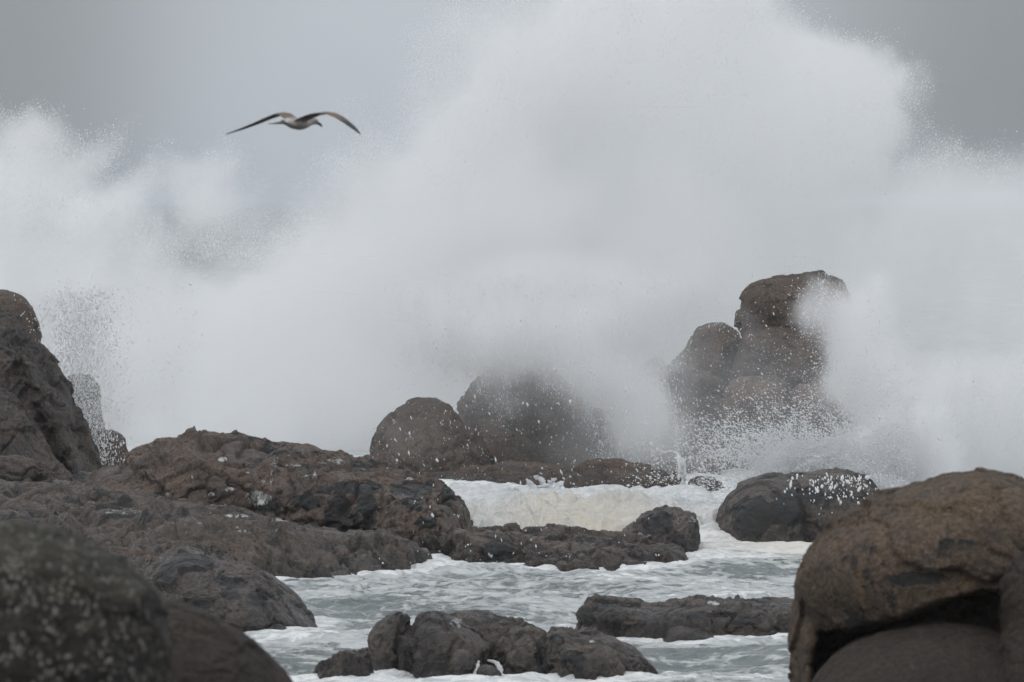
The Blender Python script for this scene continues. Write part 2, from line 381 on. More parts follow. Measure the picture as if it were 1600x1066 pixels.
# ridge between the foam wave and the near water
rock('rock_ledge', [
    ([(686, 900), (700, 850), (730, 834), (800, 831), (880, 833), (950, 839), (1010, 850), (1040, 870), (1050, 915), (690, 930)], 95.6, 1.9, dict(e=.55, c=(860, 890), blur=.6)),
    ([(800, 915), (830, 868), (900, 856), (980, 862), (1040, 873), (1072, 885), (1075, 915)], 93.6, 1.0, dict(e=.8, c=(930, 900)))],
     M_ledge, 'low dark wet rock ledge lying across the middle in front of the yellowish foam wave', 'rock', voxel=.028, rough=.08, facet=.1, crack=.1, pit=.05, strata=.09, lump=.08,
     foam=[(767, 869, 5, 4, .9), (830, 880, 30, 4, .35), (960, 842, 14, 4, .6)])
rock('boulder', [
    ([(955, 880), (975, 830), (1000, 806), (1030, 795), (1062, 795), (1084, 806), (1092, 826), (1093, 852), (1080, 900), (960, 910)], 97.0, 1.0, dict(e=.7, c=(1040, 860))),
    ([(985, 900), (1000, 862), (1030, 850), (1062, 858), (1076, 874), (1078, 910)], 95.2, .7, dict(e=.8))],
     M_dark, 'dark hump of rock at the right end of the ledge in the foam', group='rocks around the foam channel', voxel=.026, rough=.06, crack=.06, pit=.05,
     foam=[(1000, 835, 5, 4, .7), (1014, 838, 6, 4, .8), (1082, 812, 8, 5, .7), (1012, 856, 5, 7, .7)],
     crust=[(1030, 815, 26, 22, 1), (1060, 840, 10, 10, .6)])
rock('boulder', [
    ([(1118, 840), (1120, 808), (1134, 776), (1158, 755), (1196, 742), (1225, 742), (1256, 770), (1270, 870), (1118, 890)], 100.0, 1.6, dict(e=.62, c=(1190, 840))),
    ([(1180, 760), (1215, 740), (1262, 737), (1312, 737), (1350, 745), (1374, 764), (1390, 795), (1400, 890), (1180, 900)], 100.8, 1.7, dict(e=.62, c=(1290, 840)))],
     M_dark, 'big black and brown boulder right of the foam channel with white splash bursting over it', group='rocks around the foam channel', voxel=.03, rough=.05, crack=.05, pit=.04, lump=.06,
     foam=[(1300, 742, 30, 5, .45), (1350, 752, 14, 8, .5)],
     crust=[(1165, 810, 45, 34, 1), (1235, 800, 30, 30, .8), (1290, 775, 60, 25, .7), (1180, 762, 30, 12, -.8), (1250, 830, 60, 14, -.7)])
rock('boulder', [([(1225, 895), (1240, 858), (1280, 842), (1340, 850), (1380, 900)], 97.6, .7, dict(e=.8))],
     M_dark, 'low blotched rock at the foot of the big black and brown boulder', group='rocks around the foam channel', voxel=.03)

# flat reef right
rock('flat_reef', [
    ([(912, 962), (912, 944), (920, 940), (952, 945), (985, 942), (1040, 938), (1095, 936), (1130, 939), (1180, 941), (1235, 944), (1300, 950), (1340, 1040), (916, 1040)], 80.2, 1.3, dict(e=.45, c=(1110, 985), blur=.5))],
     M_reef, 'long flat-topped dark reef lying in the water at the right', 'rock', group='rocks in the near water', voxel=.024, rough=.06, crack=.07, pit=.05, strata=.05, foam=[(1115, 942, 12, 5, .8), (1180, 943, 30, 3, .5)],
     crust=[(960, 945, 40, 5, .8), (1090, 962, 60, 6, 1), (1160, 970, 30, 8, 1), (1200, 945, 30, 6, .8), (980, 965, 60, 12, -.6)])
rock('boulder', [([(1036, 1010), (1042, 984), (1060, 976), (1092, 978), (1118, 990), (1130, 1012)], 78.9, .5, dict(e=.8))],
     M_reef, 'small low rock in front of the long flat reef', group='rocks in the near water', voxel=.02)
rock('boulder', [([(1180, 1020), (1195, 978), (1220, 966), (1260, 968), (1290, 1020)], 79.4, .5, dict(e=.8))],
     M_reef, 'lumpy rock joining the right end of the flat reef beside the huge boulder', group='rocks in the near water', voxel=.02)

# cluster front centre
G = 'rock cluster in the near water'
rock('boulder', [([(484, 1100), (486, 1046), (496, 1034), (520, 1028), (545, 1031), (562, 1042), (574, 1056), (580, 1100)], 71.6, .5, dict(e=.7))],
     M_reef, 'small rounded rock at the far left of the front cluster', group=G, voxel=.018, rough=.045, facet=.08, crack=.03, pit=.03)
rock('boulder', [([(546, 1090), (550, 1030), (560, 1014), (584, 1008), (600, 1030), (600, 1090)], 73.2, .4, dict(e=.7))],
     M_dark, 'small dark rock half hidden behind the upright slab of the front cluster', group=G, voxel=.018)
rock('rock_slab', [([(576, 1100), (580, 1030), (583, 998), (598, 976), (620, 962), (636, 959), (646, 966), (640, 985), (629, 1005), (626, 1040), (628, 1100)], 72.6, .5, dict(e=.55, c=(603, 1050), blur=.6))],
     M_reef, 'upright narrow slab leaning at the left of the front cluster', 'rock', group=G, voxel=.018, rough=.045, facet=.08, crack=.04, pit=.03)
rock('boulder', [
    ([(626, 1100), (627, 1010), (640, 978), (664, 960), (692, 961), (716, 972), (742, 992), (762, 1010), (768, 1040), (768, 1100)], 72.6, .9, dict(e=.55, c=(700, 1060), blur=.6)),
    ([(690, 1080), (690, 965), (724, 960), (766, 964), (796, 972), (815, 985), (818, 1080)], 73.9, .8, dict(e=.6, c=(760, 1040), blur=.6)),
    ([(632, 1100), (640, 1045), (680, 1030), (730, 1032), (740, 1100)], 71.9, .45, dict(e=.7))],
     M_reef, 'flat-faced wet block in the middle of the front cluster, foam on its top', group=G, voxel=.02, rough=.05, facet=.085, crack=.05, pit=.035, foam=[(712, 975, 14, 12, .75), (740, 962, 40, 4, .6), (690, 968, 10, 6, .5), (690, 1000, 50, 20, .3)],
     crust=[(638, 1025, 10, 20, 1), (652, 1012, 10, 6, .8), (680, 1042, 24, 8, .7), (690, 990, 40, 20, -.8)])
rock('boulder', [([(700, 1100), (704, 1038), (716, 1018), (728, 1020), (736, 1045), (738, 1100)], 71.6, .3, dict(e=.8))],
     M_reef, 'knob of rock at the waterline below the flat-faced middle block', group=G, voxel=.016, rough=.03, crack=.02)
rock('boulder', [([(736, 1100), (744, 1046), (756, 1036), (772, 1040), (784, 1054), (786, 1100)], 71.3, .3, dict(e=.8))],
     M_dark, 'little dark stone between two white trickles in the front cluster', group=G, voxel=.016, rough=.02, crack=.02)
rock('boulder', [
    ([(784, 1100), (783, 1004), (800, 986), (826, 978), (846, 984), (866, 1004), (880, 1100)], 72.8, .85, dict(e=.6, c=(830, 1050), blur=.6)),
    ([(850, 1110), (856, 1000), (862, 986), (876, 980), (890, 984), (930, 986), (966, 995), (992, 1010), (1010, 1035), (1024, 1062), (1034, 1110)], 72.2, 1.2, dict(e=.62, c=(935, 1070), blur=.6)),
    ([(858, 1010), (862, 984), (874, 978), (888, 986), (890, 1010)], 72.6, .25, dict(e=.8))],
     M_reef, 'largest rounded boulder with black blotches at the right of the front cluster', group=G, voxel=.02, rough=.05, facet=.085, crack=.055, pit=.035, foam=[(925, 1003, 5, 4, .9), (950, 1008, 40, 12, .4)],
     crust=[(895, 1032, 22, 16, 1), (905, 1052, 14, 12, .9), (845, 1022, 10, 24, 1), (940, 1030, 30, 20, -.7), (975, 1040, 30, 30, -.8)])

# far rocks in the spray
rock('boulder', [([(582, 710), (584, 685), (598, 656), (622, 638), (650, 628), (682, 628), (708, 640), (730, 664), (760, 700), (790, 790), (590, 790)], 124, 2.2, dict(e=.8, c=(680, 720)))],
     M_far, 'domed dark boulder seen through the spray behind the long humped rock', group='far rocks in the spray', voxel=.055, rough=.04, facet=.08, crack=.1, smooth=4)
rock('boulder', [
    ([(690, 720), (712, 655), (735, 615), (745, 590), (790, 572), (825, 564), (862, 576), (880, 600), (920, 640), (965, 660), (985, 790), (690, 790)], 128, 2.6, dict(e=.6, c=(830, 710), blur=.8)),
    ([(700, 790), (705, 690), (740, 655), (800, 650), (850, 690), (860, 790)], 126.2, 1.6, dict(e=.65)),
    ([(840, 790), (850, 690), (890, 655), (950, 650), (990, 690), (1000, 790)], 126.8, 1.6, dict(e=.6))],
     M_far, 'broad dark mound in the middle, its top vanishing in white spray', group='far rocks in the spray', voxel=.06, rough=.06, facet=.14, crack=.14, smooth=4)
rock('boulder', [([(930, 790), (940, 715), (975, 676), (1030, 668), (1085, 676), (1120, 700), (1140, 790)], 127, 2.2, dict(e=.6, blur=.8)),
                 ([(1010, 790), (1030, 715), (1075, 700), (1120, 715), (1140, 790)], 125, 1.2, dict(e=.6, blur=.8))],
     M_far, 'low dark mass joining the middle mound to the boulder pile', group='far rocks in the spray', voxel=.06, rough=.07, facet=.13, crack=.13, smooth=4)
rock('rock_ledge', [
    ([(610, 790), (640, 748), (700, 736), (780, 728), (850, 727), (900, 740), (920, 790)], 121.5, 1.6, dict(e=.7)),
    ([(860, 790), (880, 740), (920, 726), (965, 722), (1010, 730), (1050, 744), (1056, 790)], 120.6, 1.4, dict(e=.7)),
    ([(1030, 790), (1038, 745), (1056, 738), (1066, 748), (1070, 790)], 119.8, .5, dict(e=.8))],
     M_far, 'long low grey ledge behind the white foam, below the dark mounds', 'rock', group='far rocks in the spray', voxel=.05, rough=.06, crack=.07, strata=.02)
rock('boulder', [([(1066, 790), (1072, 750), (1090, 744), (1120, 748), (1140, 770), (1145, 790)], 118.6, .6, dict(e=.7))],
     M_far, 'small low rock with a white rim where the trickle meets the foam', group='far rocks in the spray', voxel=.045)
P = 'boulder pile at the right'
rock('boulder', [([(1155, 520), (1155, 474), (1168, 446), (1196, 434), (1240, 430), (1290, 428), (1318, 440), (1330, 490), (1318, 545), (1240, 560), (1165, 540)], 130.5, 1.9, dict(e=.6, blur=.8, c=(1240, 495)))],
     M_far, 'topmost big grey boulder of the pile, its right side lost in spray', group=P, crust=[(1240, 490, 130, 90, -1)], voxel=.045, rough=.03, facet=.05, crack=.05, smooth=3)
rock('boulder', [([(1050, 580), (1062, 556), (1082, 528), (1104, 506), (1130, 502), (1148, 512), (1158, 535), (1150, 575), (1140, 625), (1056, 625)], 129.5, 1.3, dict(e=.76, blur=.7, c=(1105, 575)))],
     M_far, 'wedge-shaped boulder on the left shoulder of the pile', group=P, voxel=.045, rough=.035, facet=.1, crack=.08, smooth=3)
rock('boulder', [([(1140, 600), (1144, 556), (1160, 526), (1200, 510), (1262, 514), (1320, 545), (1350, 600), (1340, 640), (1240, 625), (1142, 625)], 129, 1.8, dict(e=.74, blur=.7, c=(1240, 570)))],
     M_far, 'broad brown boulder directly under the topmost one of the pile', group=P, voxel=.045, rough=.035, facet=.1, crack=.09, smooth=3)
rock('boulder', [([(1124, 668), (1128, 620), (1140, 605), (1168, 594), (1202, 589), (1226, 597), (1230, 622), (1222, 650), (1180, 670)], 126.2, 1.3, dict(e=.74, blur=.7, c=(1175, 630)))],
     M_farpink, 'pinkish rounded slab in the centre of the boulder pile', group=P, voxel=.04, rough=.04, facet=.07, crack=.08, smooth=3)
rock('boulder', [([(1229, 665), (1231, 614), (1246, 600), (1290, 596), (1345, 606), (1360, 660), (1300, 690)], 126.4, 1.2, dict(e=.74, blur=.7, c=(1290, 645)))],
     M_farpink, 'pinkish boulder at the right of the pinkish slab, partly behind spray', group=P, voxel=.04, rough=.035, facet=.08, crack=.08, smooth=3)
rock('boulder', [([(1000, 790), (1005, 700), (1040, 650), (1080, 625), (1125, 622), (1150, 660), (1230, 655), (1330, 680), (1400, 790)], 127.5, 2.0, dict(e=.74, blur=.7, c=(1160, 740))),
                 ([(1006, 620), (1012, 578), (1040, 569), (1075, 566), (1130, 590), (1136, 640), (1080, 690), (1020, 680)], 128.6, 1.5, dict(e=.74, blur=.7, c=(1070, 620)))],
     M_far, 'dark blocky base rock carrying the boulder pile', group=P, voxel=.05, rough=.06, facet=.16, crack=.14, smooth=3, pit=.03)
#ENDROCKS
# ------------------------------------------------------------------ shelf (height field in plan)
def in_poly(x, y, poly):
    ins = np.zeros(x.shape, bool); n = len(poly)
    for i in range(n):
        x1, y1 = poly[i]; x2, y2 = poly[(i + 1) % n]
        c = ((y1 > y) != (y2 > y)) & (x < (x2 - x1) * (y - y1) / (y2 - y1 + 1e-12) + x1)
        ins ^= c
    return ins

def sdf_poly(x, y, poly):
    d = np.full(x.shape, 1e9); n = len(poly)
    for i in range(n):
        a = np.array(poly[i]); b = np.array(poly[(i + 1) % n]); e = b - a
        t = np.clip(((x - a[0]) * e[0] + (y - a[1]) * e[1]) / (e @ e + 1e-12), 0, 1)
        d = np.minimum(d, (x - a[0] - t * e[0]) ** 2 + (y - a[1] - t * e[1]) ** 2)
    return np.where(in_poly(x, y, poly), 1, -1) * np.sqrt(d)

def grid(xs, ys):
    nx, ny = len(xs), len(ys)
    X, Y = np.meshgrid(xs, ys)
    i = np.arange((ny - 1) * nx).reshape(ny - 1, nx)[:, :-1].ravel()
    return X.ravel(), Y.ravel(), np.stack([i, i + 1, i + nx + 1, i + nx], 1)

def shelf():
    X, Y, f = grid(np.linspace(-13.5, -.6, 430), np.linspace(81, 113, 760))
    # plan outline: (photo column at its distance, distance)
    pl = [((px - 800) * d / F, d) for px, d in [(-200, 81), (230, 81.5), (300, 84.5), (405, 88.5), (470, 90.2), (520, 91), (600, 92.2), (650, 92.8), (672, 95), (700, 99), (720, 106), (600, 110), (160, 112.5), (-260, 112.8)]]
    s = sdf_poly(X, Y, pl)
    p = np.stack([X, Y, X * 0], 1)
    w = p + .8 * np.stack([perlin(p * .6 + 5), perlin(p * .6 + 25), p[:, 2]], 1)
    s = s + .45 * fbm(w * .9 + 50, 4)
    h = .30 * sstep(0, 1.4, s) + .022 * (Y - 90)
    h += .26 * fbm(w * np.array([.55, .38, 1]), 3) * sstep(0, 1.2, s)
    n1 = ridged(w * np.array([.8, .55, 1]) + 13, 4, .55)
    h += .10 * (n1 - .6) * sstep(-.1, .6, s)
    # tilted beds: terraces with small scarps that face the camera
    b = (Y * .55 + X * .35 + 1.4 * perlin(w * .45 + 70)) * 1.0
    fr = b - np.floor(b); h += .14 * (sstep(0, .16, fr) - fr) * sstep(0, .8, s)
    f1, f2 = worley(w * np.array([1.0, .8, 1]) + 21); h -= .1 * np.exp(-((f2 - f1) / .05) ** 2) * sstep(0, .5, s)
    f1, _ = worley(w * 2.6 + 4); h -= .06 * sstep(.4, .12, f1) * sstep(0, .25, perlin(p * .7 + 9))
    h += .05 * fbm(w * 4.2 + 2, 4)
    for px, d, r, a in [(440, 93.5, 1.2, .16), (560, 93.5, 1.2, .18), (620, 94, .7, .15), (320, 92, 1.4, .2), (250, 96, 1.5, .25), (120, 100, 2.2, .3), (540, 99, 1.6, .25), (200, 88, 1.5, .2), (60, 106, 2.4, .25)]:
        x0 = (px - 800) * d / F; q = ((X - x0) ** 2 + ((Y - d) / 1.5) ** 2) / r ** 2
        h += a * np.exp(-q * q)
    P8 = X * F / Y + 800     # keep the bed below the foot of the humped rock
    row = np.interp(P8, [-200, 0, 150, 250, 350, 450, 520, 600, 660], [756, 757, 762, 782, 795, 815, 828, 838, 860]) + 4 * perlin(p * 1.1 + 7)
    top = CH - (row - HZ) * Y / F
    h = np.where(h > top - .12, top - .12 + .12 * np.tanh((h - top + .12) / .12), h)
    f3, e3 = facets(w * np.array([1.4, 1.0, 1]) + 41); f4, _ = facets(w * np.array([4.0, 2.6, 1]) + 51)
    h = h + .10 * f3 + .04 * f4 + .04 * fbm(w * 5.0 + 12, 4) - .11 * np.exp(-(e3 / .05) ** 2) * sstep(-.05, .3, perlin(p * .8 + 19))
    f1, _ = worley(w * np.array([2.2, 1.8, 1]) + 33); h = h - .13 * sstep(.4, .15, f1) * sstep(-.05, .25, perlin(p * .6 + 29))
    h = h - .55 * sstep(.15, -.5, s)
    co = np.stack([X, Y, h], 1)
    base = np.array([X.mean(), Y.mean(), 0])
    o = mesh_obj('rock_shelf', co - base, f, M_ledge); o.location = tuple(base)
    fv = .36 * np.exp(-((h - .25 * perlin(p * .8 + 60) - .33) / .05) ** 2) * sstep(.0, .25, perlin(p * .5 + 44)) 
    for px, py, rx, ry, a in [(60, 790, 40, 4, .55), (120, 815, 40, 5, .45), (300, 815, 40, 5, .45), (600, 850, 30, 5, .4), (480, 880, 40, 4, .35), (190, 800, 45, 7, .65), (230, 790, 30, 6, .45), (370, 806, 30, 4, .8), (440, 812, 26, 4, .85), (520, 838, 26, 6, .5), (250, 872, 20, 4, .7), (235, 885, 25, 4, .6), (430, 830, 30, 4, .5), (340, 789, 16, 3, .8)]:
        dd = Y; q = ((X - (px - 800) * dd / F) / (rx * dd / F)) ** 2 + ((h - (CH - (py - HZ) * dd / F)) / (ry * dd / F)) ** 2
        fv = np.maximum(fv, a * sstep(1.3, .3, q))
    attr(o.data, 'foam', fv)
    WET.append(co)
    tag(o, 'broad low shelf of wet brown rock with foam streaks, below the long humped rock', 'rock')
shelf()

# ------------------------------------------------------------------ shore ground under the camera
M_shore = rock_mat('stone_ground', dark=.3, wet=.2, seed=12)
def shore():
    X, Y, f = grid(np.linspace(-40, 40, 160), np.linspace(-30, 66, 190))
    p = np.stack([X, Y, X * 0], 1)
    h = 3.6 - 2.6 * sstep(5, 50, Y) - 2.2 * sstep(48, 64, Y) + .25 * fbm(p * .5, 4) * sstep(70, 50, Y)
    o = mesh_obj('shore_ground', np.stack([X, Y, h], 1), f, M_shore)
    tag(o, 'rocky shore sloping down to the water under the camera', kind='structure')
shore()

# ------------------------------------------------------------------ sea
def sea_mat():
    s = NT('sea_water')
    co = s.n('TexCoord').outputs['Object']
    a = s.n('Attribute', {'attribute_name': 'foam'}).outputs['Fac']
    warp = s.n('TexNoise', Scale=.5, Detail=4.0); s.put(warp.inputs['Vector'], co)
    wv = s.n('VectorMath', {'operation': 'MULTIPLY_ADD'}); s.put(wv.inputs[0], warp.outputs['Color']); wv.inputs[1].default_value = (1.6, 1.6, 0); s.put(wv.inputs[2], co)
    wc = wv.outputs[0]
    n1 = s.noise(s.map(wc, (.55, .6, 1)), 1.0, 9, .7, .5)
    n2 = s.noise(s.map(wc, (.5, .8, 1)), 6.0, 6, .72, .4)
    vor = s.n('TexVoronoi', {'feature': 'DISTANCE_TO_EDGE'}, Scale=2.1); s.put(vor.inputs['Vector'], s.map(wc, (1, .7, 1)))
    lace = s.step(vor.outputs['Distance'], .16, .0)
    v = s.math('ADD', s.math('MULTIPLY', n1, .75), s.math('MULTIPLY', n2, .35))
    v = s.math('ADD', v, s.math('MULTIPLY', lace, .07))
    v = s.math('ADD', v, s.math('MULTIPLY', s.math('SUBTRACT', a, .5), .42))
    m = s.step(v, .53, .67)
    thin = s.step(v, .40, .53, 0, .62)
    m = s.math('MAXIMUM', m, thin)
    tint = s.n('Attribute', {'attribute_name': 'tint'}).outputs['Fac']
    tn = s.math('MULTIPLY', s.step(s.noise(wc, .45, 4, .6), .55, .7), .35)
    tm = s.math('MAXIMUM', tint, tn)
    fb = s.mix(s.step(n2, .38, .6), (.52, .55, .555), (.84, .85, .85))
    fc = s.mix(tm, fb, (.70, .655, .56))
    wcol = s.mix(s.step(n1, .3, .7), (.12, .148, .148), (.21, .245, .24))
    bs = s.n('BsdfPrincipled'); s.put(bs.inputs['Base Color'], s.mix(m, wcol, fc))
    s.put(bs.inputs['Roughness'], s.step(m, 0, 1, .16, .85)); bs.inputs['IOR'].default_value = 1.33
    bh = s.math('ADD', s.math('MULTIPLY', n2, .5), s.math('MULTIPLY', s.noise(wc, 16, 5, .65), .3))
    bh = s.math('ADD', bh, s.math('MULTIPLY', m, .35))
    bp = s.n('Bump', Strength=.9, Distance=.09); s.put(bp.inputs['Height'], bh); s.put(bs.inputs['Normal'], bp.outputs[0])
    s.t.links.new(bs.outputs[0], s.out.inputs['Surface'])
    return s.m
M_sea = sea_mat()

def foam_mat(name, a=(.86, .87, .88), b=(.66, .69, .70), tint=(.74, .67, .53)):
    s = NT(name)
    co = s.n('TexCoord').outputs['Object']
    t = s.n('Attribute', {'attribute_name': 'tint'}).outputs['Fac']
    n = s.noise(co, 3.5, 8, .7, .5); n2 = s.noise(co, 18, 5, .7)
    c = s.mix(s.step(n, .4, .58), b, a)
    tt = s.math('MULTIPLY', t, s.step(n, .3, .6, .45, 1.1), True)
    c = s.mix(tt, c, tint)
    bs = s.n('BsdfPrincipled'); s.put(bs.inputs['Base Color'], c); bs.inputs['Roughness'].default_value = .8
    bs.inputs['Specular IOR Level'].default_value = .2
    bp = s.n('Bump', Strength=1.0, Distance=.12); s.put(bp.inputs['Height'], s.math('ADD', n, s.math('MULTIPLY', n2, .4))); s.put(bs.inputs['Normal'], bp.outputs[0])
    s.t.links.new(bs.outputs[0], s.out.inputs['Surface'])
    return s.m
M_foam = foam_mat('foam')

def waves(X, Y, amp=1.0):
    p = np.stack([X, Y, X * 0], 1)
    w = p + 1.2 * np.stack([perlin(p * .22 + 5), perlin(p * .22 + 35), X * 0], 1)
    h = .13 * fbm(w * np.array([.28, .42, 1]) + 7, 3)
    h += .048 * (ridged(w * np.array([.6, .95, 1]) + 3, 4, .5) - .5)
    h += .028 * (ridged(w * np.array([1.8, 3.0, 1]) + 8, 4, .55))
    return h * amp

def sea():
    xs = np.concatenate([np.linspace(-4000, -60, 24), np.linspace(-50, -12, 40), np.linspace(-11.8, 11.8, 420), np.linspace(12, 50, 40), np.linspace(60, 4000, 24)])
    ys = np.concatenate([np.linspace(50, 66, 30), np.linspace(66.05, 120, 980), np.linspace(120.3, 170, 110), np.linspace(172, 600, 160), np.linspace(610, 3000, 120), np.linspace(3100, 16000, 60)])
    X, Y, f = grid(xs, ys)
    far = sstep(130, 200, Y)
    h = waves(X, Y) * (1 - far * .999)
    k = Y > 120
    p = np.stack([X, Y, X * 0], 1)
    h[k] += far[k] * .8 * fbm(p[k] * np.array([.02, .05, 1]), 2)
    h = h - .1
    # swell of white water around the foam channel and the black boulder
    fo = .30 + .3 * perlin(p * np.array([.2, .1, 1]) + 4) + 1.2 * np.maximum(h, -.1)
    def bump(px, d, rx, ry, hh, fa):
        x0 = (px - 800) * d / F; q = ((X - x0) / rx) ** 2 + ((Y - d) / ry) ** 2
        g = np.exp(-q)
        return hh * g, fa * g
    for b in [(1180, 97.2, 1.6, .9, .16, .9), (1110, 100.5, .9, 2.2, .35, 1.3), (1130, 95.5, 1.5, .7, .05, .9), (800, 110, 6, 6, -.06, 1.2), (1160, 112, 5, 8, .0, 1.5), (520, 93.5, 1.4, .8, .0, .8), (660, 94.5, .6, 1.0, .12, 1.3),
              (420, 78.4, 1.0, .8, .02, .7), (700, 71.0, 3.5, .5, .05, .9), (1000, 79.0, 2.5, .6, .0, .5), (1150, 90, 2.2, .5, .0, .5), (170, 115, 1.5, 3, .1, 1.3), (620, 118, 2, 5, .1, 1.2), (1050, 68.5, 3, 1.2, 0, .45), (480, 87, 1.8, 1.5, 0, .35)]:
        a, c = bump(*b); h += a; fo += c
    # a long low breaker line near the right
    ln = np.exp(-((Y - 93.6 - .6 * perlin(p * .35)) / .5) ** 2) * sstep(2.6, 3.6, X); h += .12 * ln; fo += .3 * ln
    cs = .1; gw, gh = 290, 640; occ = np.zeros((gw, gh))
    q = np.concatenate([v[np.abs(v[:, 2] + .02) < .16] for v in WET]); iq = np.floor((q[:, 0] + 14.5) / cs).astype(int), np.floor((q[:, 1] - 60) / cs).astype(int)
    ok = (iq[0] >= 0) & (iq[0] < gw) & (iq[1] >= 0) & (iq[1] < gh); occ[iq[0][ok], iq[1][ok]] = 1
    def blur(a, sg):
        kk = np.exp(-.5 * (np.arange(-3 * sg, 3 * sg + 1) / sg) ** 2); kk /= kk.sum()
        a = np.apply_along_axis(lambda r: np.convolve(r, kk, 'same'), 0, a); return np.apply_along_axis(lambda r: np.convolve(r, kk, 'same'), 1, a)
    near = np.clip(blur(occ, 2) * 3.2, 0, 1); wide = np.clip(blur(occ, 7) * 2.5, 0, 1)
    ui = np.clip((X + 14.5) / cs - .5, 0, gw - 1.001); vi = np.clip((Y - 60) / cs - .5, 0, gh - 1.001); a0 = ui.astype(int); b0 = vi.astype(int); fa = ui - a0; fb = vi - b0
    def samp(g): return g[a0, b0] * (1 - fa) * (1 - fb) + g[np.minimum(a0 + 1, gw - 1), b0] * fa * (1 - fb) + g[a0, np.minimum(b0 + 1, gh - 1)] * (1 - fa) * fb + g[np.minimum(a0 + 1, gw - 1), np.minimum(b0 + 1, gh - 1)] * fa * fb
    nr, wdn = samp(near), samp(wide); patch = sstep(-.25, .35, fbm(p * np.array([.9, .9, 1]) + 31, 3))
    fo += (.75 * nr + .3 * wdn) * (.25 + .75 * patch); h += (.04 * nr * patch + .05 * wdn * np.abs(perlin(p * 2.2 + 3))) * sstep(112, 106, Y)
    fo = np.where(Y > 122, 1.0 * (1 - sstep(160, 220, Y)) + .1, fo)
    o = mesh_obj('sea', np.stack([X, Y, h], 1), f, M_sea)
    attr(o.data, 'foam', np.clip(fo, 0, 1.6)); attr(o.data, 'tint', np.clip(.8 * np.exp(-((Y - 98) / 2) ** 2 - ((X - 5) / 1.5) ** 2), 0, 1))
    tag(o, 'grey green sea streaked with white foam', kind='structure')
sea()

def foam_wave():
    X, Y, f = grid(np.linspace(-1.7, 4.6, 420), np.linspace(98.2, 119.5, 620))
    p = np.stack([X, Y, X * 0], 1)
    w = p + .5 * np.stack([perlin(p * .7 + 5), perlin(p * .7 + 35), X * 0], 1)
    prof = .40 * sstep(98.6, 101.4, Y) * (1 - .8 * sstep(103.5, 110, Y)) 
    prof *= .8 + .5 * fbm(w * np.array([.45, .15, 1]) + 12, 2)
    prof += .20 * np.abs(perlin(w * np.array([.9, .6, 1]) + 61)) * sstep(98.6, 101, Y)
    # central dome of yellow froth
    dome = np.exp(-(((X - .95) / 1.25) ** 2 + ((Y - 102.6) / 1.7) ** 2)); prof += .16 * dome
    bil = np.abs(perlin(w * np.array([1.5, 1.1, 1]) + 6)) * .5 + np.abs(perlin(w * np.array([3.2, 2.6, 1]) + 16)) * .28 + np.abs(perlin(w * 7.0 + 3)) * .12
    h = prof + (bil - .2) * .62 * (.12 + .88 * sstep(107, 101, Y)) + .02 * fbm(w * 9, 3)
    # crest of small peaks at the back edge
    h += .16 * sstep(112, 116.5, Y) * np.abs(perlin(w * np.array([1.6, 1.0, 1]))) ** 1.5 + .02 - .13 * sstep(104, 114, Y)
    cen = .7 * sstep(114, 117.5, Y) * 0
    e = np.minimum.reduce([sstep(-1.7, -1.2, X), sstep(4.6, 3.9, X), sstep(98.2, 98.9, Y), sstep(119.5, 118.3, Y)])
    h = h * e - .45 * (1 - e)
    o = mesh_obj('sea_foam', np.stack([X, Y, h], 1), f, M_foam)
    tint = np.clip(sstep(104.6, 101.2, Y + .9 * perlin(w * np.array([.7, .5, 1]) + 8)) * .7 * (.2 + .8 * np.exp(-((X - 1.3) / 1.6) ** 2)), 0, 1)
    attr(o.data, 'tint', tint)
    tag(o, 'thick white and yellowish foam heaped behind the low dark ledge', 'foam', kind='stuff')
foam_wave()
#SPRAY
# ------------------------------------------------------------------ spray: density field of the bursting waves
VX = .105
gx0, gx1, gy0, gy1, gz0, gz1 = -15.0, 15.0, 102.0, 152.0, -.3, 13.6
nx, ny, nz = int((gx1 - gx0) / VX), int((gy1 - gy0) / VX), int((gz1 - gz0) / VX)
ax_x = np.linspace(gx0, gx1, nx).astype(np.float32); ax_y = np.linspace(gy0, gy1, ny).astype(np.float32); ax_z = np.linspace(gz0, gz1, nz).astype(np.float32)

def lat(cell, seed, aniso=(1, 1, 1)):
    """smooth random field on the grid (cubic B-spline through random lattice values), unit variance"""
    r = np.random.RandomState(seed)
    Ms, dims = [], []
    for ax, a in zip((ax_x, ax_y, ax_z), aniso):
        u = (ax - ax[0]) / (cell * a) + r.rand(); n = int(u.max()) + 4; M = np.zeros((len(ax), n), np.float32)
        i = np.floor(u).astype(int); f = u - i
        for k, wt in enumerate(((1 - f) ** 3 / 6, (3 * f ** 3 - 6 * f ** 2 + 4) / 6, (-3 * f ** 3 + 3 * f ** 2 + 3 * f + 1) / 6, f ** 3 / 6)):
            M[np.arange(len(ax)), i + k] = wt
        Ms.append(M); dims.append(n)
    L = r.normal(size=dims).astype(np.float32)
    A = np.tensordot(Ms[2], L, (1, 2))            # z, x, y
    A = np.tensordot(Ms[1], A, (1, 2))            # y, z, x
    A = np.tensordot(Ms[0], A, (1, 2))            # x, y, z
    return A / A.std()

def fractal(cell, seed, n=4, gain=.6, aniso=(1, 1, 1)):
    r = 0; a = 1.0
    for k in range(n): r = r + a * lat(cell / 2 ** k, seed + k, aniso); a *= gain
    return r / np.std(r)

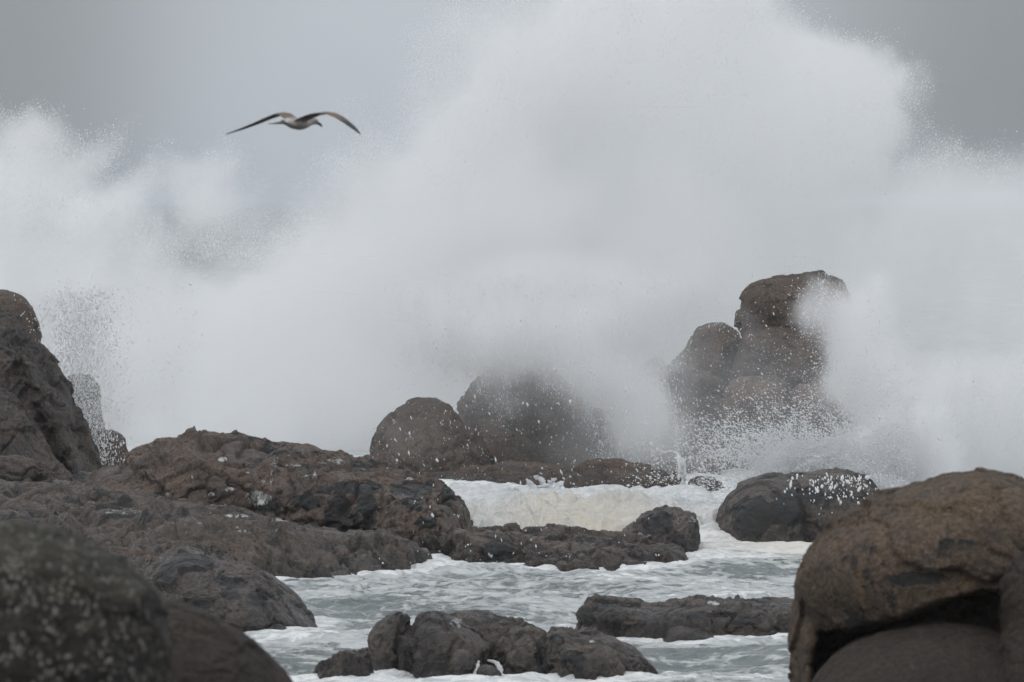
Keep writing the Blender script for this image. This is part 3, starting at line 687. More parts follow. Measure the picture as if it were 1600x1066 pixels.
N_big = fractal(5.0, 100, 5, .62)
N_wisp = fractal(1.9, 200, 4, .72, (.8, 1, 1.5))
N_bil = (.8 - np.abs(fractal(2.6, 600, 4, .6))) * 1.5
WX = fractal(3.0, 300, 4, .55); WZ = fractal(3.0, 400, 4, .55)
WX *= .42; WZ *= .42
WX += .10 * lat(.45, 500); WZ += .10 * lat(.45, 501)

def layer(poly, yc, Ty, dens, soft, wisp=.5, edge=.35, warp=1.0, hgrad=None, seed=0):
    """one sheet of spray: outline in photo px at distance yc, half thickness Ty in depth"""
    P = [(at(x, y, yc)[0], at(x, y, yc)[2]) for x, y in poly]
    hx = np.linspace(gx0 - 2, gx1 + 2, 340); hz = np.linspace(gz0 - 2, gz1 + 2, 180)
    A, B = np.meshgrid(hx, hz, indexing='ij')
    S = sdf_poly(A.ravel(), B.ravel(), P).reshape(A.shape).astype(np.float32)
    j0, j1 = [int(np.clip((v - gy0) / VX, 0, ny)) for v in (yc - Ty * 2.0, yc + Ty * 2.0)]
    sl = (slice(None), slice(j0, j1), slice(None))
    u = (ax_x[:, None, None] + WX[sl] * warp - hx[0]) / (hx[1] - hx[0]); v = (ax_z[None, None, :] + WZ[sl] * warp - hz[0]) / (hz[1] - hz[0])
    u = np.clip(u, 0, len(hx) - 1.001); v = np.clip(v, 0, len(hz) - 1.001); iu = u.astype(np.int32); iv = v.astype(np.int32); fu = u - iu; fv = v - iv
    s = S[iu, iv] * (1 - fu) * (1 - fv) + S[iu + 1, iv] * fu * (1 - fv) + S[iu, iv + 1] * (1 - fu) * fv + S[iu + 1, iv + 1] * fu * fv
    yy = (ax_y[None, j0:j1, None] - yc) / Ty + .22 * N_big[sl]
    depth = np.clip(1.1 - yy * yy, 0, 1)
    s = s + edge * (N_wisp[sl] * .35 + N_bil[sl] * .45)
    d = np.clip(s / soft, 0, 1); d = d * d * (3 - 2 * d)
    d = d * depth * dens * np.clip(1 + wisp * (.4 * N_big[sl] + .35 * N_wisp[sl] + .6 * N_bil[sl]), .03, 4)
    if hgrad: d = d * (hgrad[0] + (hgrad[1] - hgrad[0]) * np.clip((ax_z[None, None, :] - hgrad[2]) / (hgrad[3] - hgrad[2]), 0, 1))
    D[sl] += d

D = np.zeros((nx, ny, nz), np.float32)
LAYERS = [
    # the great burst, crisp at its right edge
    ([(640, 420), (640, 330), (690, 220), (740, 140), (800, 80), (850, 30), (900, -60), (1170, -60), (1200, 20), (1250, 45), (1330, 70), (1362, 84), (1388, 94), (1384, 130), (1380, 200), (1374, 235), (1372, 300), (1380, 500), (1300, 640), (620, 640)], 140, 5.5, .36, .5, .6, .6, .5),
    ([(1100, -60), (1200, -10), (1300, 40), (1375, 70), (1402, 92), (1398, 220), (1350, 260), (1200, 200), (1100, 60)], 141, 3.0, .10, .5, .9, .9, .9),
    # its soft left skirt
    ([(290, 430), (370, 365), (470, 310), (550, 240), (620, 160), (690, 90), (770, 20), (860, -60), (1000, -60), (1000, 560), (290, 560)], 141, 4.5, .3, 2.4, .8, .9, 1.3),
    # left surge and its torn crests
    ([(-160, 230), (-60, 215), (0, 206), (74, 205), (82, 226), (110, 262), (150, 305), (200, 330), (232, 350), (250, 372), (300, 400), (420, 400), (640, 390), (700, 500), (600, 740), (-160, 740)], 139, 5.0, .40, .7, .9, .8, .8),
    ([(90, 262), (150, 215), (205, 180), (226, 196), (236, 216), (215, 240), (160, 280), (110, 290)], 143.5, 2.0, .45, .8, .7, .6, .7),
    ([(110, 330), (170, 280), (250, 236), (290, 250), (340, 264), (352, 285), (384, 300), (370, 325), (346, 352), (300, 360), (250, 330), (180, 370), (110, 380)], 143.0, 2.0, .62, .8, .6, .6, .7),
    # far spray right of the burst
    ([(1360, 300), (1400, 240), (1470, 236), (1560, 250), (1640, 275), (1760, 290), (1760, 760), (1300, 760), (1300, 400)], 146, 4.0, .26, 1.4, .5, .4, .7),
    # falling water low across the left and middle, behind the mounds
    ([(60, 760), (70, 640), (40, 560), (80, 440), (200, 340), (420, 300), (700, 230), (1000, 230), (1200, 300), (1220, 560), (1000, 680), (760, 760)], 134, 3.0, .42, 2.6, .6, .9, 1.2),
    # curtain over the tall mound and between it and the pile
    ([(560, 560), (600, 625), (690, 645), (735, 660), (790, 640), (850, 640), (890, 670), (945, 695), (985, 700), (1020, 680), (1048, 640), (1030, 600), (1000, 575), (1050, 548), (1090, 500), (1140, 440), (1000, 330), (700, 360), (560, 430)], 124.5, 1.3, .9, 1.3, .45, .6, .8),
    ([(930, 560), (1010, 560), (1045, 610), (1040, 670), (1000, 705), (960, 690), (930, 640)], 123, .8, .9, .6, .7, .5, .7),
    # splash washing over the right side of the pile
    ([(1195, 455), (1240, 425), (1290, 400), (1350, 420), (1420, 456), (1500, 520), (1620, 590), (1760, 640), (1760, 760), (1400, 760), (1350, 700), (1315, 650), (1290, 600), (1262, 545), (1205, 500)], 125.5, 1.5, 1.3, .7, .7, .8, .7),
    ([(1400, 560), (1500, 500), (1760, 560), (1760, 770), (1380, 770), (1360, 660)], 122, 2.2, .5, 1.2, .4, .4, .8),
    ([(1190, 450), (1240, 440), (1330, 520), (1330, 640), (1280, 610), (1240, 540), (1200, 500)], 126.0, .8, .45, .6, .9, .8, .7),
    # low fan bursting over the black boulder
    ([(1140, 756), (1200, 712), (1260, 676), (1320, 640), (1370, 606), (1440, 640), (1450, 720), (1440, 790), (1150, 790)], 105.5, .8, 3.2, .6, .3, .6, .5),
    # spray behind the left cliff
    ([(150, 740), (120, 640), (90, 560), (70, 500), (90, 430), (300, 400), (360, 760), (200, 760)], 126, 1.6, .35, 1.2, .9, .7, .9),
    # thin mist round everything far
    ([(-200, 500), (500, 470), (1760, 470), (1760, 800), (-200, 800)], 123.5, 4.5, .06, 1.5, .5, .3, 1.0),
    ([(1262, 385), (1420, 380), (1470, 720), (1320, 690), (1262, 620), (1256, 560), (1232, 500), (1242, 440)], 124.5, 1.1, 2.4, .7, .2, .4, .4),
    ([(70, 430), (160, 420), (230, 700), (120, 690), (84, 600)], 119.4, .8, .28, 1.2, .9, .8, .9),
    ([(640, 470), (980, 470), (960, 600), (925, 690), (890, 660), (820, 645), (760, 652), (715, 680), (640, 650)], 123.0, 1.2, 1.5, 1.2, .3, .5, .6),
    ([(540, 560), (1120, 560), (1160, 800), (540, 800)], 121.6, 1.4, .10, .8, .6, .5, 1.0),
]
for l in LAYERS: layer(*l)
D[:, :, :3] *= .5
b = np.ones_like(D[:1]); 
for axn in range(3):
    for s_ in (0, -1):
        ix = [slice(None)] * 3; ix[axn] = s_; D[tuple(ix)] = 0

def spray_material():
    s = NT('spray')
    pv = s.n('VolumePrincipled', Density=1.0, Anisotropy=.2); pv.inputs['Color'].default_value = (.995, .998, 1, 1)
    s.t.links.new(pv.outputs[0], s.out.inputs['Volume']); return s.m
M_spray = spray_material()

def spray_volume():
    me = bpy.data.meshes.new('density_field'); me.vertices.add(D.size)
    a = me.attributes.new('dens', 'FLOAT', 'POINT'); a.data.foreach_set('value', D.ravel())
    src = bpy.data.objects.new('density_field', me)
    vo = bpy.data.objects.new('sea_spray', bpy.data.volumes.new('sea_spray')); C.objects.link(vo)
    ng = bpy.data.node_groups.new('spray', 'GeometryNodeTree')
    ng.interface.new_socket('Geometry', in_out='INPUT', socket_type='NodeSocketGeometry')
    ng.interface.new_socket('Geometry', in_out='OUTPUT', socket_type='NodeSocketGeometry')
    n = ng.nodes; L = ng.links.new
    vc = n.new('GeometryNodeVolumeCube')
    vc.inputs['Min'].default_value = (gx0, gy0, gz0); vc.inputs['Max'].default_value = (gx1, gy1, gz1)
    for k, v in zip('XYZ', (nx, ny, nz)): vc.inputs['Resolution ' + k].default_value = v
    oi = n.new('GeometryNodeObjectInfo'); oi.inputs[0].default_value = src
    na = n.new('GeometryNodeInputNamedAttribute'); na.inputs[0].default_value = 'dens'
    si = n.new('GeometryNodeSampleIndex'); L(oi.outputs['Geometry'], si.inputs['Geometry']); L(na.outputs[0], si.inputs['Value'])
    sx = n.new('ShaderNodeSeparateXYZ'); L(n.new('GeometryNodeInputPosition').outputs[0], sx.inputs[0])
    def m(op, a, b=None):
        k = n.new('ShaderNodeMath'); k.operation = op
        for i, v in enumerate((a, b)):
            if v is None: continue
            if isinstance(v, (int, float)): k.inputs[i].default_value = v
            else: L(v, k.inputs[i])
        return k.outputs[0]
    ii = [m('ROUND', m('MULTIPLY', m('SUBTRACT', sx.outputs[k], lo), (N - 1) / (hi - lo))) for k, (lo, hi, N) in enumerate(((gx0, gx1, nx), (gy0, gy1, ny), (gz0, gz1, nz)))]
    idx = m('ADD', m('MULTIPLY', ii[0], ny), ii[1])
    im = n.new('FunctionNodeIntegerMath'); im.operation = 'MULTIPLY'; L(idx, im.inputs[0]); im.inputs[1].default_value = nz
    i2 = n.new('FunctionNodeIntegerMath'); i2.operation = 'ADD'; L(im.outputs[0], i2.inputs[0]); L(ii[2], i2.inputs[1])
    L(i2.outputs[0], si.inputs['Index']); L(si.outputs[0], vc.inputs['Density'])
    sm = n.new('GeometryNodeSetMaterial'); sm.inputs['Material'].default_value = M_spray
    L(vc.outputs[0], sm.inputs[0]); L(sm.outputs[0], n.new('NodeGroupOutput').inputs[0]); n.new('NodeGroupInput')
    md = vo.modifiers.new('spray', 'NODES'); md.node_group = ng
    tag(vo, 'towering cloud of white sea spray thrown up behind the rocks', 'spray', kind='stuff')
spray_volume()
print('volume', time.time() - T0, D.shape)

def drop_mat():
    s = NT('water_drops')
    bs = s.n('BsdfPrincipled'); bs.inputs['Base Color'].default_value = (.97, .975, .98, 1); bs.inputs['Roughness'].default_value = .5
    tr = s.n('BsdfTranslucent'); tr.inputs['Color'].default_value = (.97, .98, .99, 1)
    mxs = s.n('MixShader'); mxs.inputs[0].default_value = .5; s.t.links.new(bs.outputs[0], mxs.inputs[1]); s.t.links.new(tr.outputs[0], mxs.inputs[2])
    s.t.links.new(mxs.outputs[0], s.out.inputs['Surface']); return s.m
M_drop = drop_mat()
OCT = np.array([(1, 0, 0), (-1, 0, 0), (0, 1, 0), (0, -1, 0), (0, 0, 1), (0, 0, -1)], float)
OCTF = np.array([(0, 2, 4), (2, 1, 4), (1, 3, 4), (3, 0, 4), (2, 0, 5), (1, 2, 5), (3, 1, 5), (0, 3, 5)])

def _ico():
    bm = bmesh.new(); bmesh.ops.create_icosphere(bm, subdivisions=2, radius=1)
    v = np.array([tuple(q.co) for q in bm.verts]); f = np.array([[q.index for q in p.verts] for p in bm.faces]); bm.free(); return v, f
ICO = _ico()

def drops_mesh(name, P, R, label, stretch=None, round_=False):
    """drops as small closed octahedra, pulled long along their fall"""
    n = len(P)
    S = RNG.normal(size=(n, 1, 3)) * .22 + 1
    tv, tf = ICO if round_ else (OCT, OCTF)
    V = tv[None] * R[:, None, None] * S
    if round_: V = V * (1 + .3 * perlin((tv[None] * 1.3 + P[:, None] * 9).reshape(-1, 3)).reshape(n, len(tv), 1))
    if stretch is not None:   # stretch: (n,3) direction * length factor
        ln = np.linalg.norm(stretch, axis=1, keepdims=True); u = stretch / np.maximum(ln, 1e-6)
        V = V + u[:, None] * ((V * u[:, None]).sum(2, keepdims=True)) * ln[:, None]
    V = V + P[:, None]
    f = (tf[None] + (np.arange(n) * len(tv))[:, None, None]).reshape(-1, 3)
    base = P.mean(0); base[2] = 0
    o = mesh_obj(name, V.reshape(-1, 3) - base, f, M_drop); o.location = tuple(base)
    tag(o, label, 'spray', kind='stuff')

def from_density(box, n, power=1.0, lo=.02, hi=.6, mx=99):
    """random drop positions drawn from the density field inside a box (metres)"""
    i0, i1 = [int(np.clip((v - gx0) / VX, 0, nx)) for v in box[0:2]]; j0, j1 = [int(np.clip((v - gy0) / VX, 0, ny)) for v in box[2:4]]
    k0, k1 = [int(np.clip((v - gz0) / VX, 0, nz)) for v in box[4:6]]
    d = D[i0:i1, j0:j1, k0:k1]; wgt = np.where((d > lo) & (d < mx), np.minimum(d, hi), 0).astype(np.float64) ** power
    c = np.cumsum(wgt.ravel()); t_ = RNG.rand(n) * c[-1]; id_ = np.searchsorted(c, t_)
    a, b_, c_ = np.unravel_index(id_, d.shape)
    P = np.stack([ax_x[a + i0], ax_y[b_ + j0], ax_z[c_ + k0]], 1).astype(float)
    return P + (RNG.rand(n, 3) - .5) * VX * 1.6

def vfall(n, dx=.15, L=1.2): return np.stack([RNG.normal(size=n) * .25 + dx, np.zeros(n), -np.ones(n)], 1) * (L * (.3 + 2.2 * RNG.rand(n) ** 2))[:, None]
def clump(P, sc_=(3.2, 1.2, .8), lo=-.2, hi=.55):
    """keep the drops that fall in ropes and clots"""
    k = RNG.rand(len(P)) < .06 + .94 * sstep(lo, hi, fbm(P * np.array(sc_), 3, .7)); return P[k]
def rad(n, a=.005, b=.004, mx=.03): return np.minimum(a + RNG.exponential(b, n), mx)
def box(px0, px1, d0, d1, py0, py1):
    d = (d0 + d1) / 2
    return ((px0 - 800) * d / F, (px1 - 800) * d / F, d0, d1, max(.05, CH - (py1 - HZ) * d / F), CH - (py0 - HZ) * d / F)

def add_drops():
    # curtain over the mounds
    P = from_density(box(560, 1160, 121, 126, 430, 760), 200000, .8, .16, .5)
    Q = np.stack([RNG.uniform(-3.2, 5.6, 9000), RNG.uniform(119, 123, 9000), .1 + 4.2 * RNG.rand(9000) ** 1.3 ], 1)
    P = clump(np.concatenate([P + RNG.normal(size=P.shape) * .14, Q])); n = len(P)
    drops_mesh('spray_drops', P, rad(n, .0025, .0022, .02), 'fine falling drops of spray in front of the dark mounds', vfall(n))
    # right: over the boulder pile
    P = from_density(box(1150, 1700, 121, 128, 380, 780), 230000, .8, .15, .6)
    P = clump(P + RNG.normal(size=P.shape) * .2); n = len(P)
    drops_mesh('spray_drops', P, rad(n, .003, .0026, .024), 'speckled drops of spray washing over the right side of the boulder pile',
               np.stack([-np.ones(n) * .6, np.zeros(n), .5 + RNG.normal(size=n) * .4], 1) * .8)
    # low fan: radial jets from behind the black boulder
    n = 210000
    src = np.array(at(1420, 775, 104.2))
    ang = np.radians(np.where(RNG.rand(n) < .75, RNG.normal(158, 11, n), RNG.uniform(88, 177, n)))
    jet = 1 + .25 * perlin(np.stack([ang * 9, np.zeros(n), np.zeros(n) + 3], 1)) + .2 * perlin(np.stack([ang * 30, np.zeros(n), np.zeros(n) + 8], 1))
    r = np.abs(RNG.normal(0, 1, n)) ** .8 * 1.75 * jet * (1 + .2 * (np.degrees(ang) > 150))
    P = np.stack([src[0] + np.cos(ang) * r, src[1] + RNG.normal(0, .4, n), src[2] + np.sin(ang) * r * .92 - .025 * r * r], 1)
    P += RNG.normal(size=P.shape) * .05; k = (P[:, 2] > .1) & (RNG.rand(n) < .2 + .8 * sstep(-.3, .3, fbm(P * 2.4, 3, .7))); P = P[k]; ang = ang[k]; n = len(P)
    drops_mesh('spray_drops', P, rad(n, .0035, .003, .024), 'fan of white drops bursting up from behind the black and brown boulder',
               np.stack([np.cos(ang), ang * 0, np.sin(ang)], 1) * RNG.rand(n)[:, None] * 1.1)
    P = from_density((0, 9, 103, 107.5, .2, 3.2), 26000, .7, .12, 1.5); n = len(P); P += RNG.normal(size=P.shape) * .1
    drops_mesh('spray_drops', P, rad(n, .0035, .003, .02), 'dense white froth of drops above the black and brown boulder', vfall(n, -.4, .6))
    # heavy blobs flung in front of the boulder
    n = 230
    px = RNG.normal(1325, 42, n); py = 742 + np.abs(RNG.normal(0, 24, n)) + .0 * px; d = RNG.uniform(97.0, 98.3, n)
    P = np.array([at(a, b, c) for a, b, c in zip(px, py, d)]); P = P[P[:, 2] > .15]; n = len(P)
    drops_mesh('spray_drops', P, rad(n, .005, .006, .034), 'large white blobs of water flung in front of the black and brown boulder', vfall(n, .1, .7), True)
    # left cliff side
    P = from_density(box(60, 330, 122, 129, 430, 740), 9000, .8, .08, .5, .2); P += RNG.normal(size=P.shape) * .15; n = len(P)
    Q = np.array([at(a, b, 118) for a, b in zip(RNG.normal(128, 32, 16000), RNG.uniform(455, 725, 16000))]); Q += RNG.normal(size=Q.shape) * .1
    P = np.concatenate([clump(P), Q]); n = len(P)
    drops_mesh('spray_drops', P, rad(n, .004, .0035, .022), 'flecks of spray falling beside the left cliff', vfall(n, .1, .8))
    # torn crests of the left surge and of the great burst
    P = np.concatenate([from_density(box(-50, 600, 134, 148, 150, 400), 260000, .35, .01, .25, .1), from_density(box(600, 1640, 133, 149, -40, 300), 230000, .3, .01, .2, .08)])
    P = clump(P + RNG.normal(size=P.shape) * np.array([.14, .3, .14]), (1.1, .6, .9), -.2, .4); n = len(P)
    drops_mesh('spray_drops', P, rad(n, .0035, .003, .018), 'mist of drops along the torn crests of the high spray')
    # scattered single drops over the channel
    n = 260
    P = np.array([at(a, b, c) for a, b, c in zip(RNG.uniform(580, 1130, n), RNG.uniform(600, 880, n), RNG.uniform(90, 96, n))]); P = P[P[:, 2] > .1]
    drops_mesh('spray_drops', P, rad(len(P), .005, .004, .02), 'single drops blown across the foam channel', vfall(len(P), .1, 1.0))
add_drops()
#ENDSPRAY

def tubes(name, paths, mat, label, cat):
    '''water ropes and fingers: tapered tubes through world points, one mesh'''
    V, f = [], []
    for path in paths:
        pts = np.array([at(*q[:3]) for q in path]); rr = [q[3] * (1.9 if cat == 'splash' else 1.0) for q in path]
        m = 5 * (len(pts) - 1) + 1; u = np.linspace(0, len(pts) - 1, m)
        # Catmull-Rom
        Pp = np.concatenate([[2 * pts[0] - pts[1]], pts, [2 * pts[-1] - pts[-2]]]); c = []
        for t_ in u:
            i = min(int(t_), len(pts) - 2); t1 = t_ - i; a, b, d, e = Pp[i:i + 4]
            c.append(.5 * (2 * b + (d - a) * t1 + (2 * a - 5 * b + 4 * d - e) * t1 ** 2 + (3 * b - a - 3 * d + e) * t1 ** 3))
        c = np.array(c); r_ = np.interp(u, range(len(pts)), rr) * (1 + .25 * RNG.normal(size=m)); o = len(V)
        for i in range(m):
            t1 = c[min(i + 1, m - 1)] - c[max(i - 1, 0)]; t1 /= np.linalg.norm(t1) + 1e-9
            a = np.cross(t1, [0, 1, 0.01]); a /= np.linalg.norm(a); b = np.cross(t1, a)
            for j in range(7):
                q = 2 * math.pi * j / 7; V.append(c[i] + (a * math.cos(q) + b * math.sin(q)) * max(r_[i], .003))
        for i in range(m - 1):
            for j in range(7):
                j2 = (j + 1) % 7; f.append((o + i * 7 + j, o + i * 7 + j2, o + (i + 1) * 7 + j2, o + (i + 1) * 7 + j))
        f.append(tuple(o + j for j in range(7))[::-1]); f.append(tuple(o + (m - 1) * 7 + j for j in range(7)))
    V = np.array(V); base = V.mean(0); base[2] = 0
    ob = mesh_obj(name, V - base, f, mat); ob.location = tuple(base); tag(ob, label, cat, kind='stuff')

d = 117.2
tubes('crown_splash', [
    [(836, 775, d, .06), (832, 760, d, .035), (825, 752, d, .02), (822, 748, d, .01)],
    [(852, 775, d, .08), (850, 760, d, .05), (846, 750, d, .03), (838, 746, d, .022), (834, 744, d, .008)],
    [(858, 775, d, .08), (858, 760, d, .05), (862, 752, d, .03), (870, 748, d, .015)],
    [(866, 776, d, .07), (870, 764, d, .04), (876, 756, d, .025), (882, 752, d, .008)],
    [(815, 776, d, .06), (808, 766, d, .03), (804, 762, d, .012)],
    [(788, 776, d, .06), (780, 768, d, .03), (774, 765, d, .012)],
    [(900, 776, d, .06), (905, 768, d, .03), (914, 764, d, .01)],
    [(760, 776, d, .06), (752, 769, d, .03), (742, 766, d, .01)],
    [(840, 745, d, .018), (841, 743, d, .018)], [(845, 741, d, .015), (846, 739, d, .015)], [(880, 749, d, .02), (882, 747, d, .02)], [(890, 746, d, .015), (892, 744, d, .015)],
    [(903, 743, d, .015), (904, 741, d, .015)], [(896, 757, d, .012), (897, 755, d, .012)]], M_foam, 'little crown of white water fingers leaping from the foam below the dark mounds', 'splash')
d = 119.0
tubes('water_trickle', [
    [(1040, 707, d + .6, .012), (1052, 706, d + .4, .03), (1060, 712, d + .2, .05), (1064, 726, d, .06), (1066, 742, d, .05), (1066, 762, d, .06)],
    [(1058, 712, d, .02), (1062, 730, d - .1, .04), (1061, 742, d - .1, .05), (1060, 750, d - .2, .02)],
    [(1066, 718, d, .03), (1070, 730, d, .03), (1069, 750, d, .04)]], M_foam, 'thin white trickle running down between the far dark rocks', 'trickle')
d = 71.5
tubes('water_trickle', [
    [(748, 1034, d + .3, .012), (746, 1042, d + .0, .022), (743, 1052, d - .1, .025), (742, 1064, d - .2, .04)],
    [(762, 1032, d + .4, .014), (774, 1035, d + .1, .022), (780, 1042, d + .0, .03), (783, 1052, d - .1, .03), (784, 1064, d - .2, .045)]], M_foam, 'white water draining around a little stone in the front cluster', 'trickle')

# ------------------------------------------------------------------ gull
def gull():
    s = NT('feathers')
    col = s.n('Attribute', {'attribute_name': 'plumage'}).outputs['Color']
    co = s.n('TexCoord').outputs['Object']
    n = s.noise(s.map(co, (1, 6, 1)), 14, 5, .6)
    k = s.n('VectorMath', {'operation': 'SCALE'}); s.put(k.inputs[0], col); s.put(k.inputs['Scale'], s.step(n, .3, .7, .75, 1.2))
    bs = s.n('BsdfPrincipled'); s.put(bs.inputs['Base Color'], k.outputs[0]); bs.inputs['Roughness'].default_value = .75
    s.t.links.new(bs.outputs[0], s.out.inputs['Surface'])
    # body frame: +y heading, x right, z up
    L = []
    def tube(pts, rad, nseg=14, flat=1.0):
        V, f = [], []
        pts = np.array(pts, float)
        for i, (p, r) in enumerate(zip(pts, rad)):
            t = pts[min(i + 1, len(pts) - 1)] - pts[max(i - 1, 0)]; t /= np.linalg.norm(t)
            sx = np.cross(t, [0, 0, 1.0]); sx /= np.linalg.norm(sx); up = np.cross(sx, t)
            for j in range(nseg):
                a = 2 * math.pi * j / nseg; V.append(p + sx * math.cos(a) * r + up * math.sin(a) * r * flat)
        for i in range(len(pts) - 1):
            for j in range(nseg):
                j2 = (j + 1) % nseg; f.append((i * nseg + j, i * nseg + j2, (i + 1) * nseg + j2, (i + 1) * nseg + j))
        f.append(tuple(range(nseg))[::-1]); f.append(tuple((len(pts) - 1) * nseg + j for j in range(nseg)))
        return np.array(V), f
    L.append(tube([(0, -.20, .0), (0, -.14, 0), (0, -.06, -.008), (0, .03, -.012), (0, .10, -.005), (0, .16, .012), (0, .205, .026), (0, .24, .03), (0, .268, .026), (0, .285, .02)],
                  [.012, .032, .05, .056, .051, .04, .034, .033, .027, .008]))
    # tail fan
    tv, tf = [], []
    rows = [(-.12, .04, .018), (-.2, .06, .012), (-.28, .08, .007), (-.335, .075, .004)]
    for y, hw, th in rows:
        for xx, zz in ((-hw, 0), (0, th * 1.5), (hw, 0), (0, -th)): tv.append((xx, y, zz - .006 + (y + .13) * .12))
    for i in range(3):
        for j in range(4):
            j2 = (j + 1) % 4; tf.append((i * 4 + j, i * 4 + j2, (i + 1) * 4 + j2, (i + 1) * 4 + j))
    tf += [(0, 1, 2, 3), (15, 14, 13, 12)]
    L.append((np.array(tv), tf))
    # wings: (span, leading y, chord, z)
    st = [(.03, .10, .20, .015), (.10, .115, .20, .05), (.19, .14, .19, .085), (.28, .165, .175, .098), (.34, .17, .155, .092), (.44, .13, .135, .055), (.55, .06, .11, .0), (.65, -.02, .08, -.05), (.73, -.10, .045, -.09), (.775, -.15, .012, -.112)]
    for sg in (1, -1):
        V, f = [], []
        for (sp, ly, ch, z) in st:
            if sg > 0 and sp > .3: ly += .42 * (sp - .3) ** 1.0; sp += .06 * (sp - .3)   # near wing reaches forward
            for u, h_ in ((0, 0), (.12, .5), (.35, .6), (.7, .3), (1, 0), (.7, -.12), (.35, -.18), (.12, -.3)):
                V.append((sg * sp, ly - ch * u, z + h_ * .11 * ch * (1 if sp < .7 else .7) + (.004 if h_ > 0 else -.003) - .05 * ch * u))
        n_ = 8
        for i in range(len(st) - 1):
            for j in range(n_):
                j2 = (j + 1) % n_; q = (i * n_ + j, i * n_ + j2, (i + 1) * n_ + j2, (i + 1) * n_ + j); f.append(q if sg > 0 else q[::-1])
        a = tuple(range(n_)); b = tuple((len(st) - 1) * n_ + j for j in range(n_))
        f += [a[::-1], b] if sg > 0 else [a, b[::-1]]
        L.append((np.array(V), f))
    co_, no_, faces = union(L, .0045, 2)
    x, y, z = co_.T
    ax = np.abs(x)
    white = np.array([.62, .60, .57]); grey = np.array([.20, .185, .17]); brown = np.array([.15, .11, .08]); dk = np.array([.035, .032, .033]); under = np.array([.10, .09, .085])
    cc = np.tile(white, (len(x), 1))
    back = sstep(.0, .03, z)[:, None] * sstep(-.14, -.06, y)[:, None] * (ax < .1)[:, None]
    cc = cc * (1 - .75 * back) + grey * .75 * back
    head = sstep(.13, .2, y)[:, None] * (ax < .05)[:, None]; cc = cc * (1 - head * .55) + np.array([.3, .27, .24]) * head * .55
    wing = sstep(.07, .11, ax)[:, None]; topw = (no_[:, 2] > 0)[:, None]
    wcol = np.where(topw, brown * (1 + .5 * np.sin(y * 160))[:, None] * .5 + brown * .6, under)
    tipd = sstep(.42, .6, ax)[:, None]; wcol = wcol * (1 - tipd) + dk * tipd
    cc = cc * (1 - wing) + wcol * wing
    tl = sstep(-.15, -.2, y)[:, None] * (ax < .12)[:, None]; cc = cc * (1 - tl) + dk * tl
    belly = sstep(.0, -.04, z)[:, None] * (ax < .1)[:, None]; cc = cc * (1 - .6 * belly) + np.array([.2, .17, .14]) * .6 * belly
    root = bpy.data.objects.new('gull', None); C.objects.link(root)
    tag(root, 'brown and white gull gliding with outstretched wings against the grey sky', 'bird')
    b = mesh_obj('body', co_, faces, s.m, root)
    a = b.data.color_attributes.new('plumage', 'FLOAT_COLOR', 'POINT'); a.data.foreach_set('color', np.concatenate([cc, np.ones((len(cc), 1))], 1).astype(np.float32).ravel())
    m2 = NT('horn'); bb = m2.n('BsdfPrincipled'); bb.inputs['Base Color'].default_value = (.05, .045, .045, 1); bb.inputs['Roughness'].default_value = .5; m2.t.links.new(bb.outputs[0], m2.out.inputs['Surface'])
    v, f = tube([(0, .268, .022), (0, .305, .012), (0, .338, -.002), (0, .354, -.018)], [.015, .012, .0095, .003], 10, 1.2); mesh_obj('bill', v, f, m2.m, root)
    for sg in (1, -1):
        bm = bmesh.new(); bmesh.ops.create_uvsphere(bm, u_segments=10, v_segments=8, radius=.0065)
        me = bpy.data.meshes.new('eye'); bm.to_mesh(me); bm.free(); me.materials.append(m2.m)
        e = bpy.data.objects.new('eye', me); C.objects.link(e); e.parent = root; e.location = (sg * .029, .252, .038)
    root.scale = (.93,) * 3; root.location = at(463, 192, 50)
    root.rotation_euler = (math.radians(-3), math.radians(0), math.radians(-42))
gull()
#WORLD
def haze():
    bm = bmesh.new(); bmesh.ops.create_cube(bm, size=1)
    for v in bm.verts: v.co = Vector((v.co.x * 9000, 7950 + v.co.y * 17100, -2.5 + (v.co.z + .5) * 18))
    me = bpy.data.meshes.new('haze'); bm.to_mesh(me); bm.free()
    s = NT('haze_air'); pv = s.n('VolumePrincipled', Density=.00018, Anisotropy=.0); pv.inputs['Color'].default_value = (.9, .94, 1, 1)
    s.t.links.new(pv.outputs[0], s.out.inputs['Volume']); me.materials.append(s.m)
    o = bpy.data.objects.new('haze', me); C.objects.link(o); tag(o, 'thin salty sea haze filling the air over the water', 'haze', kind='stuff')
haze()
SUN_EL, SUN_AZ = math.radians(47), math.radians(208)   # azimuth clockwise from +y (the view direction)
w = bpy.data.worlds.new('World'); sc.world = w; w.use_nodes = True
t = w.node_tree; bg = t.nodes['Background']
def wn(ty, **k):
    n = t.nodes.new(ty)
    for a, v in k.items(): setattr(n, a, v)
    return n
sky = wn('ShaderNodeTexSky', sky_type='NISHITA', sun_disc=False, sun_elevation=SUN_EL, sun_rotation=SUN_AZ)
hs = wn('ShaderNodeHueSaturation'); hs.inputs['Saturation'].default_value = .25; t.links.new(sky.outputs[0], hs.inputs['Color'])
tc = wn('ShaderNodeTexCoord'); sp = wn('ShaderNodeSeparateXYZ'); t.links.new(tc.outputs['Generated'], sp.inputs[0])
ramp = wn('ShaderNodeValToRGB'); t.links.new(sp.outputs[2], ramp.inputs[0])
cr = ramp.color_ramp
cr.elements[0].position = 0.0; cr.elements[0].color = (4.05, 4.5, 4.98, 1)
cr.elements[1].position = 1.0; cr.elements[1].color = (7.4, 7.7, 8.1, 1)
e = cr.elements.new(.04); e.color = (3.95, 4.3, 4.7, 1)
e = cr.elements.new(.25); e.color = (5.2, 5.4, 5.7, 1)
